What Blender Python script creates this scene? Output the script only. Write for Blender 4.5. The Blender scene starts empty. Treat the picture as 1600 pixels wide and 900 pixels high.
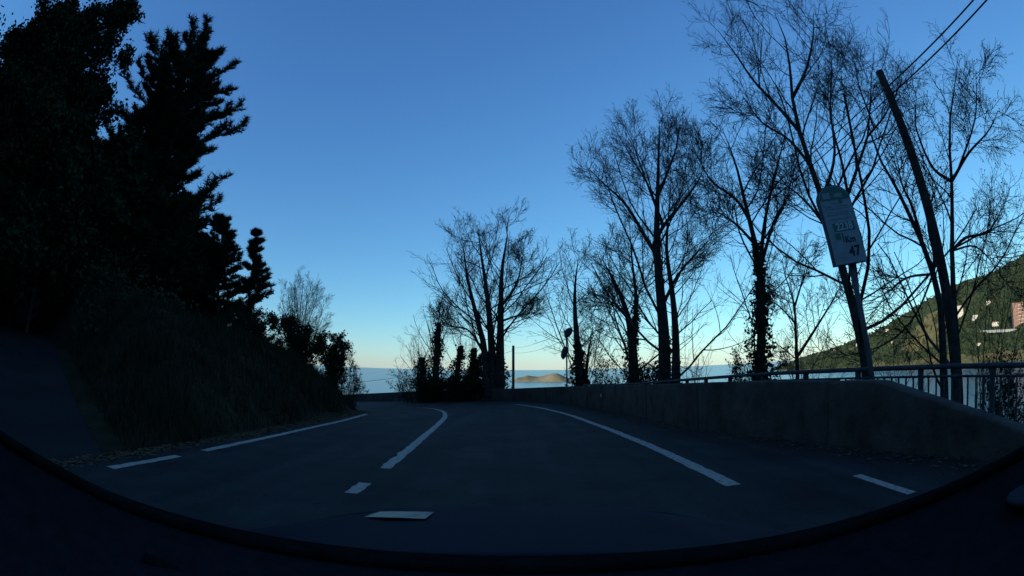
import bpy, bmesh, math, random
import numpy as np
from mathutils import Vector, Matrix

rng = np.random.default_rng(7)
random.seed(7)
SC = bpy.context.scene
COL = SC.collection

# ------------------------------------------------------------------ camera (wide dash camera, fisheye lens)
CZ = 1.3
F_PX = 785.0                                   # focal length in pixels of the 1600 px wide photograph
PITCH = 2 * math.asin((577 - 450) / 2 / F_PX)
cam = bpy.data.cameras.new("camera")
cam.type = 'PANO'
cam.panorama_type = 'FISHEYE_EQUISOLID'
cam.sensor_width = 36.0
cam.fisheye_lens = F_PX / 1600 * 36.0
cam.fisheye_fov = math.radians(220)
cam.lens = F_PX / 1600 * 36.0
cam.clip_start = 0.01
cam.clip_end = 60000
cam_o = bpy.data.objects.new("camera", cam)
cam_o.location = (0, 0, CZ)
cam_o.rotation_euler = (math.pi / 2 + PITCH, 0, 0)
COL.objects.link(cam_o)
SC.camera = cam_o

# ------------------------------------------------------------------ light
SUN_EL = math.radians(13)
SUN_DIR = Vector((-0.80, -0.60, 0)).normalized() * math.cos(SUN_EL) + Vector((0, 0, math.sin(SUN_EL)))
w = bpy.data.worlds.new("World"); SC.world = w; w.use_nodes = True
nt = w.node_tree
bg = nt.nodes['Background']
sky = nt.nodes.new('ShaderNodeTexSky'); sky.sky_type = 'NISHITA'; sky.sun_disc = False
sky.sun_elevation = SUN_EL
sky.sun_rotation = math.atan2(SUN_DIR.x, SUN_DIR.y)
sky.altitude = 60; sky.air_density = 1.0; sky.dust_density = 0.1; sky.ozone_density = 6.0
# the camera's colour response: a power per channel on the whole sky
sep = nt.nodes.new('ShaderNodeSeparateColor'); com = nt.nodes.new('ShaderNodeCombineColor')
nt.links.new(sky.outputs[0], sep.inputs[0]); nt.links.new(com.outputs[0], bg.inputs[0])
for ch, (gain, power) in enumerate(((12.2, 1.03), (11.1, 0.95), (8.2, 0.70))):
    sc_ = nt.nodes.new('ShaderNodeMath'); sc_.operation = 'MULTIPLY'; sc_.inputs[1].default_value = 0.1
    pw = nt.nodes.new('ShaderNodeMath'); pw.operation = 'POWER'; pw.inputs[1].default_value = power
    gn = nt.nodes.new('ShaderNodeMath'); gn.operation = 'MULTIPLY'; gn.inputs[1].default_value = gain
    nt.links.new(sep.outputs[ch], sc_.inputs[0]); nt.links.new(sc_.outputs[0], pw.inputs[0]); nt.links.new(pw.outputs[0], gn.inputs[0]); nt.links.new(gn.outputs[0], com.inputs[ch])
bg.inputs[1].default_value = 0.10
sun = bpy.data.lights.new("sun", 'SUN'); sun.energy = 2.4; sun.angle = math.radians(0.53); sun.color = (1.0, 0.83, 0.62)
sun_o = bpy.data.objects.new("sun", sun); COL.objects.link(sun_o)
sun_o.rotation_euler = (-SUN_DIR).to_track_quat('-Z', 'Y').to_euler()
SC.view_settings.view_transform = 'Standard'
SC.view_settings.look = 'None'
SC.view_settings.exposure = 1.0
SC.view_settings.gamma = 1.0

# ------------------------------------------------------------------ helpers
def pdir(px, py):
    """direction of a pixel of the 1600x900 photograph"""
    dx = px - 800.0; dy = 450.0 - py
    r = math.hypot(dx, dy) or 1e-6
    th = 2 * math.asin(min(1, r / 2 / F_PX)); s = math.sin(th) / r
    x, u, f = dx * s, dy * s, math.cos(th)
    return Vector((x, f * math.cos(PITCH) - u * math.sin(PITCH), f * math.sin(PITCH) + u * math.cos(PITCH)))

def at(px, py, D):
    """point at horizontal distance D seen at a pixel"""
    v = pdir(px, py)
    return Vector((0, 0, CZ)) + v * (D / math.hypot(v.x, v.y))

def proj(p):
    v = (Vector(p) - Vector((0, 0, CZ))).normalized()
    f = v.y * math.cos(PITCH) + v.z * math.sin(PITCH); u = -v.y * math.sin(PITCH) + v.z * math.cos(PITCH)
    r = 2 * F_PX * math.sin(math.acos(max(-1, min(1, f))) / 2); q = math.hypot(v.x, u) or 1e-9
    return 800 + v.x / q * r, 450 - u / q * r

def height_on(x, y, curve):
    """height of a point over (x, y) lying on a curve [(px, py), ...]"""
    lo, hi = -30.0, 30.0
    xs = [c[0] for c in curve]; ys = [c[1] for c in curve]
    for _ in range(50):
        m = (lo + hi) / 2
        px, py = proj((x, y, m))
        if py > np.interp(px, xs, ys): lo = m
        else: hi = m
    return lo

def tag(o, label=None, cat=None, group=None, kind=None):
    if label: o['label'] = label
    if cat: o['category'] = cat
    if group: o['group'] = group
    if kind: o['kind'] = kind
    return o

def empty(name, loc=(0, 0, 0), label=None, cat=None, group=None):
    o = bpy.data.objects.new(name, None); o.empty_display_size = 0.2
    COL.objects.link(o); o.location = loc
    return tag(o, label, cat, group)

def link_mesh(name, me, m, parent=None, loc=None):
    if m is not None and len(me.materials) == 0: me.materials.append(m)
    o = bpy.data.objects.new(name, me); COL.objects.link(o)
    if parent is not None:
        o.parent = parent
        if loc is None: o.location = -parent.location       # geometry given in world space
    if loc is not None: o.location = loc
    return o

def raw_mesh(name, V, Fa, smooth=False):
    """V (n,3), Fa (m,k) all faces with k corners"""
    V = np.asarray(V, np.float32); Fa = np.asarray(Fa, np.int32)
    me = bpy.data.meshes.new(name)
    k = Fa.shape[1]
    me.vertices.add(len(V)); me.vertices.foreach_set('co', V.ravel())
    me.loops.add(Fa.size); me.loops.foreach_set('vertex_index', Fa.ravel())
    me.polygons.add(len(Fa))
    me.polygons.foreach_set('loop_start', np.arange(0, Fa.size, k, dtype=np.int32))
    me.polygons.foreach_set('loop_total', np.full(len(Fa), k, np.int32))
    if smooth: me.polygons.foreach_set('use_smooth', np.ones(len(Fa), bool))
    me.update(calc_edges=True)
    return me

def bm_mesh(name, bm, smooth=False):
    me = bpy.data.meshes.new(name); bm.normal_update(); bm.to_mesh(me); bm.free()
    if smooth:
        for p in me.polygons: p.use_smooth = True
    return me

def box_bm(bm, cx, cy, cz, sx, sy, sz, M=None, bevel=0):
    r = bmesh.ops.create_cube(bm, size=1)
    vs = r['verts']
    for v in vs: v.co = Vector((cx + v.co.x * sx, cy + v.co.y * sy, cz + v.co.z * sz))
    if bevel:
        es = list({e for v in vs for e in v.link_edges})
        g = bmesh.ops.bevel(bm, geom=es, offset=bevel, segments=1, affect='EDGES')
        vs = list({v for f in g['faces'] for v in f.verts} | {v for v in vs if v.is_valid})
    if M is not None:
        for v in vs: v.co = M @ v.co
    return vs

def box_mesh(name, s, bevel=0.0, c=(0, 0, 0)):
    bm = bmesh.new(); box_bm(bm, *c, *s, bevel=bevel); return bm_mesh(name, bm)

def tubes(groups):
    """groups: list of (P (n,k,3), R (n,k), sides, closed_end) -> V, quads"""
    Vs, Fs, off = [], [], 0
    for P, R, sides in groups:
        n, k, _ = P.shape
        if n == 0: continue
        T = np.gradient(P, axis=1)
        T /= np.linalg.norm(T, axis=2, keepdims=True) + 1e-9
        d = P[:, -1] - P[:, 0]; d /= np.linalg.norm(d, axis=1, keepdims=True) + 1e-9
        ref = np.where(np.abs(d[:, 2:3]) < 0.8, np.array([[0, 0, 1.0]]), np.array([[1.0, 0, 0]]))
        A = np.cross(T, ref[:, None, :]); A /= np.linalg.norm(A, axis=2, keepdims=True) + 1e-9
        B = np.cross(T, A)
        a = np.arange(sides) / sides * 2 * np.pi
        V = P[:, :, None, :] + R[:, :, None, None] * (A[:, :, None, :] * np.cos(a)[None, None, :, None] + B[:, :, None, :] * np.sin(a)[None, None, :, None])
        idx = off + np.arange(n * k * sides).reshape(n, k, sides)
        q = np.stack([idx[:, :-1, :], np.roll(idx, -1, 2)[:, :-1, :], np.roll(idx, -1, 2)[:, 1:, :], idx[:, 1:, :]], -1)
        Vs.append(V.reshape(-1, 3)); Fs.append(q.reshape(-1, 4)); off += n * k * sides
    return np.concatenate(Vs), np.concatenate(Fs)

def tube_mesh(name, pts, rad, sides=8, smooth=True):
    P = np.array([[tuple(p) for p in pts]], float); R = np.array([[rad] * len(pts)] if np.isscalar(rad) else [rad], float)
    V, Fq = tubes([(P, R, sides)])
    me = raw_mesh(name, V, Fq, smooth)
    # caps
    bm = bmesh.new(); bm.from_mesh(me)
    es = [e for e in bm.edges if e.is_boundary]
    if es: bmesh.ops.holes_fill(bm, edges=es, sides=0)
    bm.to_mesh(me); bm.free()
    return me

def smooth_poly(pts, n):
    """Catmull-Rom through pts, n samples"""
    P = np.array([tuple(p) for p in pts], float)
    m = len(P)
    Pe = np.vstack([2 * P[0] - P[1], P, 2 * P[-1] - P[-2]])
    s = np.linspace(0, m - 1 - 1e-6, n); i = s.astype(int); t = (s - i)[:, None]
    p0, p1, p2, p3 = Pe[i], Pe[i + 1], Pe[i + 2], Pe[i + 3]
    return 0.5 * ((2 * p1) + (-p0 + p2) * t + (2 * p0 - 5 * p1 + 4 * p2 - p3) * t ** 2 + (-p0 + 3 * p1 - 3 * p2 + p3) * t ** 3)

def resample(P, n):
    P = np.asarray(P, float)
    s = np.concatenate([[0], np.cumsum(np.linalg.norm(np.diff(P, axis=0), axis=1))])
    t = np.linspace(0, s[-1], n)
    return np.stack([np.interp(t, s, P[:, j]) for j in range(P.shape[1])], 1)

def vnoise(x, y, scale, seed=0):
    """cheap smooth 2-D noise, about -1..1"""
    r = np.random.default_rng(seed); out = 0
    for k in range(6):
        a = r.uniform(0, 2 * np.pi); f = scale * r.uniform(0.6, 1.7); ph = r.uniform(0, 6.28)
        out = out + np.sin((np.cos(a) * x + np.sin(a) * y) * f + ph + 1.3 * np.sin((np.sin(a) * x - np.cos(a) * y) * f * 0.7 + ph * 2))
    return out / 3.0

# ------------------------------------------------------------------ materials
def mat(name, col, col2=None, rough=0.8, scale=5.0, spec=0.3, bump=0.0, bscale=None, metal=0.0, detail=6, split=(0.35, 0.65), coat=0.0):
    m = bpy.data.materials.new(name); m.use_nodes = True
    N = m.node_tree; b = N.nodes['Principled BSDF']
    b.inputs['Roughness'].default_value = rough
    b.inputs['Metallic'].default_value = metal
    b.inputs['Specular IOR Level'].default_value = spec
    b.inputs['Coat Weight'].default_value = coat
    b.inputs['Base Color'].default_value = (*col, 1)
    tc = N.nodes.new('ShaderNodeTexCoord')
    if col2 is not None:
        nz = N.nodes.new('ShaderNodeTexNoise'); nz.inputs['Scale'].default_value = scale; nz.inputs['Detail'].default_value = detail
        nz.inputs['Roughness'].default_value = 0.65
        cr = N.nodes.new('ShaderNodeValToRGB')
        cr.color_ramp.elements[0].position = split[0]; cr.color_ramp.elements[1].position = split[1]
        cr.color_ramp.elements[0].color = (*col, 1); cr.color_ramp.elements[1].color = (*col2, 1)
        N.links.new(tc.outputs['Object'], nz.inputs['Vector'])
        N.links.new(nz.outputs['Fac'], cr.inputs[0]); N.links.new(cr.outputs[0], b.inputs['Base Color'])
    if bump:
        n2 = N.nodes.new('ShaderNodeTexNoise'); n2.inputs['Scale'].default_value = bscale or scale * 4; n2.inputs['Detail'].default_value = 5
        bp = N.nodes.new('ShaderNodeBump'); bp.inputs['Strength'].default_value = bump; bp.inputs['Distance'].default_value = 0.05
        N.links.new(tc.outputs['Object'], n2.inputs['Vector'])
        N.links.new(n2.outputs['Fac'], bp.inputs['Height']); N.links.new(bp.outputs[0], b.inputs['Normal'])
    return m

M = {}
M['asphalt'] = mat('asphalt', (0.0125, 0.012, 0.0105), (0.029, 0.028, 0.025), rough=0.9, scale=0.9, spec=0.2, bump=0.25, bscale=60)
def asphalt_wear(m):
    N = m.node_tree; b = N.nodes['Principled BSDF']; src = b.inputs['Base Color'].links[0].from_socket
    tc = N.nodes.new('ShaderNodeTexCoord')
    sp = N.nodes.new('ShaderNodeTexNoise'); sp.inputs['Scale'].default_value = 220; sp.inputs['Detail'].default_value = 2
    r1 = N.nodes.new('ShaderNodeMapRange'); r1.inputs[1].default_value = .35; r1.inputs[2].default_value = .68; r1.inputs[3].default_value = .55; r1.inputs[4].default_value = 1.6
    vo = N.nodes.new('ShaderNodeTexVoronoi'); vo.feature = 'DISTANCE_TO_EDGE'; vo.inputs['Scale'].default_value = .35
    dn = N.nodes.new('ShaderNodeTexNoise'); dn.inputs['Scale'].default_value = 1.2; dn.inputs['Detail'].default_value = 6
    mv = N.nodes.new('ShaderNodeVectorMath'); mv.operation = 'MULTIPLY_ADD'; mv.inputs[1].default_value = (1.5, 1.5, 1.5)
    r2 = N.nodes.new('ShaderNodeMapRange'); r2.inputs[1].default_value = .0; r2.inputs[2].default_value = .006; r2.inputs[3].default_value = .45; r2.inputs[4].default_value = 1.0
    m1 = N.nodes.new('ShaderNodeMath'); m1.operation = 'MULTIPLY'
    mx = N.nodes.new('ShaderNodeVectorMath'); mx.operation = 'SCALE'
    L = N.links.new
    mp = N.nodes.new('ShaderNodeMapping'); mp.inputs['Scale'].default_value = (1.6, .07, 1)
    st = N.nodes.new('ShaderNodeTexNoise'); st.inputs['Scale'].default_value = 1.4; st.inputs['Detail'].default_value = 5
    r3 = N.nodes.new('ShaderNodeMapRange'); r3.inputs[1].default_value = .35; r3.inputs[2].default_value = .65; r3.inputs[3].default_value = .72; r3.inputs[4].default_value = 1.3
    m3 = N.nodes.new('ShaderNodeMath'); m3.operation = 'MULTIPLY'
    L(tc.outputs['Object'], mp.inputs[0]); L(mp.outputs[0], st.inputs['Vector']); L(st.outputs['Fac'], r3.inputs[0])
    L(tc.outputs['Object'], sp.inputs['Vector']); L(sp.outputs['Fac'], r1.inputs[0])
    L(tc.outputs['Object'], dn.inputs['Vector']); L(dn.outputs['Color'], mv.inputs[0]); L(tc.outputs['Object'], mv.inputs[2]); L(mv.outputs[0], vo.inputs['Vector'])
    L(vo.outputs['Distance'], r2.inputs[0]); L(r1.outputs[0], m1.inputs[0]); L(r2.outputs[0], m1.inputs[1])
    L(m1.outputs[0], m3.inputs[0]); L(r3.outputs[0], m3.inputs[1]); L(src, mx.inputs[0]); L(m3.outputs[0], mx.inputs['Scale']); L(mx.outputs[0], b.inputs['Base Color'])
asphalt_wear(M['asphalt'])
M['old_asphalt'] = mat('old_asphalt', (0.014, 0.015, 0.014), (0.026, 0.026, 0.024), rough=0.95, scale=0.8, spec=0.1, bump=0.3, bscale=40)
M['paint'] = mat('road_paint', (0.07, 0.062, 0.055), (0.40, 0.33, 0.26), rough=0.75, scale=14, spec=0.25, bump=0.15, bscale=90, split=(0.32, 0.47))
M['soil'] = mat('hill_soil', (0.020, 0.019, 0.009), (0.040, 0.034, 0.017), rough=1, scale=1.2, spec=0.05, bump=0.6, bscale=5)
M['grass'] = mat('grass', (0.018, 0.024, 0.010), (0.034, 0.040, 0.018), rough=0.9, scale=2.0, spec=0.1)
M['concrete'] = mat('weathered_concrete', (0.036, 0.028, 0.021), (0.10, 0.078, 0.058), rough=0.9, scale=1.6, spec=0.2, bump=0.4, bscale=14, detail=9)
M['bark'] = mat('bark', (0.040, 0.034, 0.028), (0.085, 0.072, 0.060), rough=0.95, scale=6, spec=0.1, bump=0.6, bscale=18)
M['twig'] = mat('twigs', (0.050, 0.040, 0.032), (0.095, 0.075, 0.058), rough=0.95, scale=2, spec=0.1)
M['ivy'] = mat('ivy_leaves', (0.018, 0.034, 0.012), (0.040, 0.060, 0.020), rough=0.6, scale=9, spec=0.3)
M['pine'] = mat('pine_needles', (0.016, 0.030, 0.014), (0.036, 0.055, 0.022), rough=0.8, scale=3, spec=0.1)
M['leaf'] = mat('evergreen_leaves', (0.016, 0.025, 0.010), (0.036, 0.046, 0.019), rough=0.8, scale=3, spec=0.05)
M['steel'] = mat('galvanised_steel', (0.25, 0.26, 0.27), (0.36, 0.37, 0.38), rough=0.55, scale=8, spec=0.5, metal=0.5)
M['grey_pole'] = mat('weathered_grey_pole', (0.07, 0.08, 0.085), (0.13, 0.14, 0.145), rough=0.7, scale=8, spec=0.25)
M['dark_rail'] = mat('painted_rail', (0.035, 0.045, 0.05), (0.07, 0.08, 0.085), rough=0.7, scale=10, spec=0.3, bump=0.2)
M['wood_pole'] = mat('creosoted_wood', (0.035, 0.028, 0.022), (0.075, 0.060, 0.048), rough=0.95, scale=4, spec=0.1, bump=0.5, bscale=20)
M['cable'] = mat('cable', (0.02, 0.02, 0.022), rough=0.6)
M['sign_white'] = mat('sign_white', (0.20, 0.28, 0.28), (0.29, 0.37, 0.37), rough=0.5, scale=6, spec=0.4)
M['sign_letter'] = mat('sign_letter_white', (0.45, 0.52, 0.52), (0.55, 0.6, 0.6), rough=0.5, scale=8, spec=0.3)
M['sign_green'] = mat('sign_green', (0.02, 0.13, 0.10), (0.035, 0.17, 0.13), rough=0.5, scale=12, spec=0.4)
M['sign_edge'] = mat('sign_edge', (0.05, 0.055, 0.06), (0.09, 0.095, 0.10), rough=0.7, scale=10)
M['sign_ink'] = mat('sign_ink', (0.015, 0.02, 0.025), rough=0.5)
M['sign_grey'] = mat('sign_faded_print', (0.20, 0.25, 0.25), (0.32, 0.36, 0.36), rough=0.5, scale=30)
M['orange'] = mat('reflector_orange', (0.55, 0.22, 0.05), rough=0.35, spec=0.5)
M['black_plastic'] = mat('black_plastic', (0.012, 0.012, 0.013), (0.02, 0.02, 0.021), rough=0.65, scale=30, spec=0.3)
M['matt_black'] = mat('matt_black_plastic', (0.005, 0.005, 0.0055), (0.010, 0.010, 0.010), rough=1.0, scale=25, spec=0.0)
M['car_paint'] = mat('dark_car_paint', (0.012, 0.016, 0.024), (0.016, 0.021, 0.03), rough=0.75, scale=3, spec=0.02)
M['dash'] = mat('dashboard_plastic', (0.012, 0.013, 0.015), (0.018, 0.019, 0.022), rough=1.0, scale=40, spec=0.0, bump=0.2, bscale=300)
M['rubber'] = mat('rubber', (0.006, 0.006, 0.006), (0.012, 0.012, 0.012), rough=1.0, scale=20, spec=0.0)
M['chrome'] = mat('headlamp_lens', (0.55, 0.58, 0.6), (0.7, 0.72, 0.74), rough=0.12, scale=4, spec=0.6, metal=0.9)
M['litter'] = mat('dead_leaves', (0.07, 0.045, 0.02), (0.15, 0.10, 0.05), rough=0.9, scale=20, spec=0.1)
M['smoked'] = mat('smoked_lens', (0.02, 0.022, 0.025), (0.035, 0.038, 0.042), rough=0.6, scale=6, spec=0.06)
M['bright_trim'] = mat('bright_trim', (0.02, 0.02, 0.025), (0.09, 0.13, 0.135), rough=0.45, scale=16, spec=0.2, metal=0.5, split=(.40, .5))  # pale mottling paints a sky reflection for the bonnet patch
M['trim'] = mat('grey_trim', (0.035, 0.037, 0.04), (0.05, 0.052, 0.056), rough=0.9, scale=20, spec=0.03)  # for the added dashboard pad that imitates a sky-lit patch
M['render_white'] = mat('white_render', (0.62, 0.60, 0.54), (0.74, 0.72, 0.66), rough=0.9, scale=0.25)
M['render_pink'] = mat('red_brick_render', (0.26, 0.15, 0.11), (0.36, 0.22, 0.17), rough=0.9, scale=0.3)
M['roof_tile'] = mat('roof_tiles', (0.20, 0.09, 0.055), (0.30, 0.14, 0.09), rough=0.9, scale=1.0, bump=0.3)
M['window'] = mat('window_glass', (0.03, 0.035, 0.04), rough=0.15, spec=0.6)
M['far_wood'] = mat('wooded_hillside', (0.018, 0.040, 0.022), (0.075, 0.100, 0.046), rough=1, scale=0.02, spec=0.02, detail=8, split=(0.38, 0.62))
M['far_tree'] = mat('far_trees', (0.014, 0.032, 0.018), (0.060, 0.078, 0.036), rough=1, scale=0.05, spec=0.02)
M['field'] = mat('dry_field', (0.13, 0.12, 0.045), (0.24, 0.20, 0.09), rough=1, scale=0.05, spec=0.02)
M['island'] = mat('island_grass_rock', (0.20, 0.18, 0.085), (0.42, 0.35, 0.21), rough=1, scale=0.02, spec=0.02)

def water_mat():
    m = bpy.data.materials.new('sea_water'); m.use_nodes = True
    N = m.node_tree; b = N.nodes['Principled BSDF']
    b.inputs['Base Color'].default_value = (0.05, 0.12, 0.15, 1); b.inputs['Roughness'].default_value = 0.22
    b.inputs['IOR'].default_value = 1.33
    tc = N.nodes.new('ShaderNodeTexCoord'); nz = N.nodes.new('ShaderNodeTexNoise')
    nz.inputs['Scale'].default_value = 0.08; nz.inputs['Detail'].default_value = 6
    bp = N.nodes.new('ShaderNodeBump'); bp.inputs['Strength'].default_value = 0.10; bp.inputs['Distance'].default_value = 1.0
    N.links.new(tc.outputs['Object'], nz.inputs['Vector']); N.links.new(nz.outputs['Fac'], bp.inputs['Height'])
    N.links.new(bp.outputs[0], b.inputs['Normal'])
    return m
M['water'] = water_mat()

def glass_mat():
    m = bpy.data.materials.new('windscreen_glass'); m.use_nodes = True
    N = m.node_tree; N.nodes.remove(N.nodes['Principled BSDF'])
    t = N.nodes.new('ShaderNodeBsdfTransparent'); t.inputs[0].default_value = (0.94, 0.97, 0.96, 1)
    g = N.nodes.new('ShaderNodeBsdfGlossy'); g.inputs['Roughness'].default_value = 0.02
    mx = N.nodes.new('ShaderNodeMixShader'); mx.inputs[0].default_value = 0.035
    N.links.new(t.outputs[0], mx.inputs[1]); N.links.new(g.outputs[0], mx.inputs[2])
    N.links.new(mx.outputs[0], N.nodes['Material Output'].inputs[0])
    return m
M['glass'] = glass_mat()

# ------------------------------------------------------------------ the road in plan: stations of left line, centre line, right line, wall
ST = [  # Lx, Ly, Cx, Cy, Rx, Ry, Wx, Wy, z
    (60.0, -40.5, 60.0, -37, 60.0, -33.3, 60.0, -30.5, 0.0),  # first stations: unseen bend behind the camera, added so the hillside blocks sky light
    (17.0, -38.0, 17.0, -35, 17.5, -31.0, 18.5, -28.0, 0.0),
    (0.0, -30.0, 3.0, -28, 6.5, -24.5, 8.8, -21.5, 0.0),
    (-4.0, -16.0, -1.3, -15, 2.7, -13.5, 5.6, -11.5, 0.0),
    (-4.30, 0.0, -1.6, 0.0, 2.3, 0.0, 5.2, 0.0, 0.0),
    (-4.20, 6.0, -1.6, 6.0, 2.3, 6.0, 4.62, 6.0, 0.0),
    (-4.20, 9.5, -1.7, 9.5, 2.2, 9.5, 3.85, 9.5, -0.04),
    (-4.40, 12.8, -1.9, 13.0, 2.05, 13.5, 3.7, 13.5, -0.15),
    (-4.75, 15.8, -2.2, 16.5, 1.8, 17.5, 3.5, 18.0, -0.27),
    (-5.15, 18.0, -2.9, 20.3, 0.9, 23.0, 2.5, 24.3, -0.42),
    (-5.9, 19.6, -4.2, 23.0, -0.8, 27.0, 0.3, 29.3, -0.55),
    (-7.5, 21.5, -6.3, 25.0, -4.8, 30.0, -4.2, 32.8, -0.80),
    (-12., 26.5, -10.6, 30.4, -9.6, 35.2, -8.9, 38.0, -1.3),
    (-22., 38.0, -20.2, 41.2, -18.3, 45.2, -16.8, 47.6, -2.2),
    (-44., 62.0, -42., 65.0, -39.5, 68.5, -37.5, 71.0, -4.0),
]
NS = 240
ST_S = smooth_poly(ST, NS)
Lc, Cc, Rc, Wc, Zc = ST_S[:, 0:2], ST_S[:, 2:4], ST_S[:, 4:6], ST_S[:, 6:8], ST_S[:, 8]

def nearest(P, C, extra=None):
    """signed distance (positive right of travel) of points P (n,2) to polyline C (m,2) and an interpolated value"""
    best = np.full(len(P), 1e9); sd = np.zeros(len(P)); val = np.zeros(len(P))
    for i in range(len(C) - 1):
        a, b = C[i], C[i + 1]; ab = b - a; L2 = (ab ** 2).sum() + 1e-12
        t = np.clip(((P - a) @ ab) / L2, 0, 1)
        q = a + t[:, None] * ab; dv = P - q; dd = (dv ** 2).sum(1)
        cr = ab[0] * dv[:, 1] - ab[1] * dv[:, 0]
        m = dd < best
        best[m] = dd[m]; sd[m] = -np.sign(cr[m]) * np.sqrt(dd[m])
        if extra is not None: val[m] = (extra[i] + t * (extra[i + 1] - extra[i]))[m]
    return sd, val

SIDE = np.array([(-3.2, 0.6, 0), (-5.0, 1.6, 0.0), (-7.0, 2.9, 0.02), (-10.5, 5.2, .32), (-16, 8.8, 1.0), (-23, 12.6, 1.7), (-33, 16.5, 2.6), (-50, 20, 4.2)], float)
SIDE_S = smooth_poly(SIDE, 60)

def terrain(x, y):
    sh = np.shape(x)
    P = np.stack([np.ravel(x), np.ravel(y)], 1).astype(float)
    sl = slice(None, None, 3)
    dl, zl = nearest(P, Lc[sl], Zc[sl]); dl = -dl                    # positive to the left of the left line
    dr, zr = nearest(P, Wc[sl], Zc[sl])                              # positive beyond the wall
    X, Y = P[:, 0], P[:, 1]
    e = np.maximum(0, dl - 0.55)
    bank = 2.9 * (1 - np.exp(-e / 2.1)) * (1 + 0.12 * vnoise(X, Y, 0.55, 3))
    hill = 0.95 * np.maximum(0, dl - 9) * (1 + 0.10 * vnoise(X, Y, 0.05, 5))  # raised and wrapped unseen behind the camera to block light on the foreground
    hill = 85 * (1 - np.exp(-hill / 85))
    # the hill ends at the headland before the bay
    fade = 1 / (1 + np.exp((Y - 120) / 12))
    zleft = zl - 0.05 + bank + hill * fade + 0.10 * vnoise(X, Y, 2.2, 8) * np.minimum(1, e)
    zleft = np.where(fade < 0.9, zleft * fade - 50 * (1 - fade), zleft)
    # side road cut
    ds, zs = nearest(P, SIDE_S[:, :2], SIDE_S[:, 2]); ds = np.abs(ds)
    k = np.clip((ds - 2.5) / 2.8, 0, 1); k = k * k * (3 - 2 * k)
    zleft = (zs - 0.06) * (1 - k) + zleft * k
    f = np.maximum(0, dr - 0.4)
    zright = zr - 0.25 - 0.30 * f - 0.010 * f ** 2 + 0.18 * vnoise(X, Y, 0.7, 4) * np.minimum(1, f)
    zright = np.maximum(zright, -50)
    z = np.where(dl > 0, zleft, np.where(dr > 0, zright, zl - 0.06))
    return z.reshape(sh)

def tz(x, y): return float(terrain(np.array([x]), np.array([y]))[0])

def axis(bps):
    out = []
    for a, b, s in bps: out.append(np.arange(a, b, s))
    return np.concatenate(out)
gx = axis([(-420, -100, 12), (-100, -45, 4), (-45, -20, 1.2), (-20, 9, 0.4), (9, 30, 1.2), (30, 110, 5), (110, 131, 10)])
gy = axis([(-260, -60, 12), (-60, -8, 3), (-8, 26, 0.4), (26, 50, 1.0), (50, 140, 5), (140, 221, 20)])
GX, GY = np.meshgrid(gx, gy)
GZ = terrain(GX, GY)
nx, ny = len(gx), len(gy)
ii = (np.arange(ny - 1)[:, None] * nx + np.arange(nx - 1)[None, :]).ravel()
o = link_mesh('hillside_ground', raw_mesh('hillside_ground', np.stack([GX.ravel(), GY.ravel(), GZ.ravel()], 1), np.stack([ii, ii + 1, ii + nx + 1, ii + nx], 1), True), M['soil'])
tag(o, kind='structure')

# road surface as a ribbon from left verge to wall foot
def ribbon(A, B, Z, nc, dz=0.0, camber=0.0):
    t = np.linspace(0, 1, nc)
    P = A[:, None, :] * (1 - t)[None, :, None] + B[:, None, :] * t[None, :, None]
    z = np.repeat(Z[:, None], nc, 1) + dz
    V = np.concatenate([P, z[:, :, None]], 2).reshape(-1, 3)
    n = len(A); i = (np.arange(n - 1)[:, None] * nc + np.arange(nc - 1)[None, :]).ravel()
    return V, np.stack([i, i + 1, i + nc + 1, i + nc], 1)

def offset(C, d):
    T = np.gradient(C, axis=0); T /= np.linalg.norm(T, axis=1, keepdims=True)
    return C + np.stack([T[:, 1], -T[:, 0]], 1) * d
o = link_mesh('road', raw_mesh('road', *ribbon(offset(Lc, -0.55), offset(Wc, 0.1), Zc, 14)), M['asphalt']); tag(o, kind='structure')
sn = np.stack([SIDE_S[:, 0], SIDE_S[:, 1]], 1)
V, Fq = ribbon(offset(sn, -2.4), offset(sn, 2.4), SIDE_S[:, 2], 6, dz=-0.004)
o = link_mesh('side_road', raw_mesh('side_road', V, Fq), M['old_asphalt']); tag(o, kind='structure')

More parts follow.
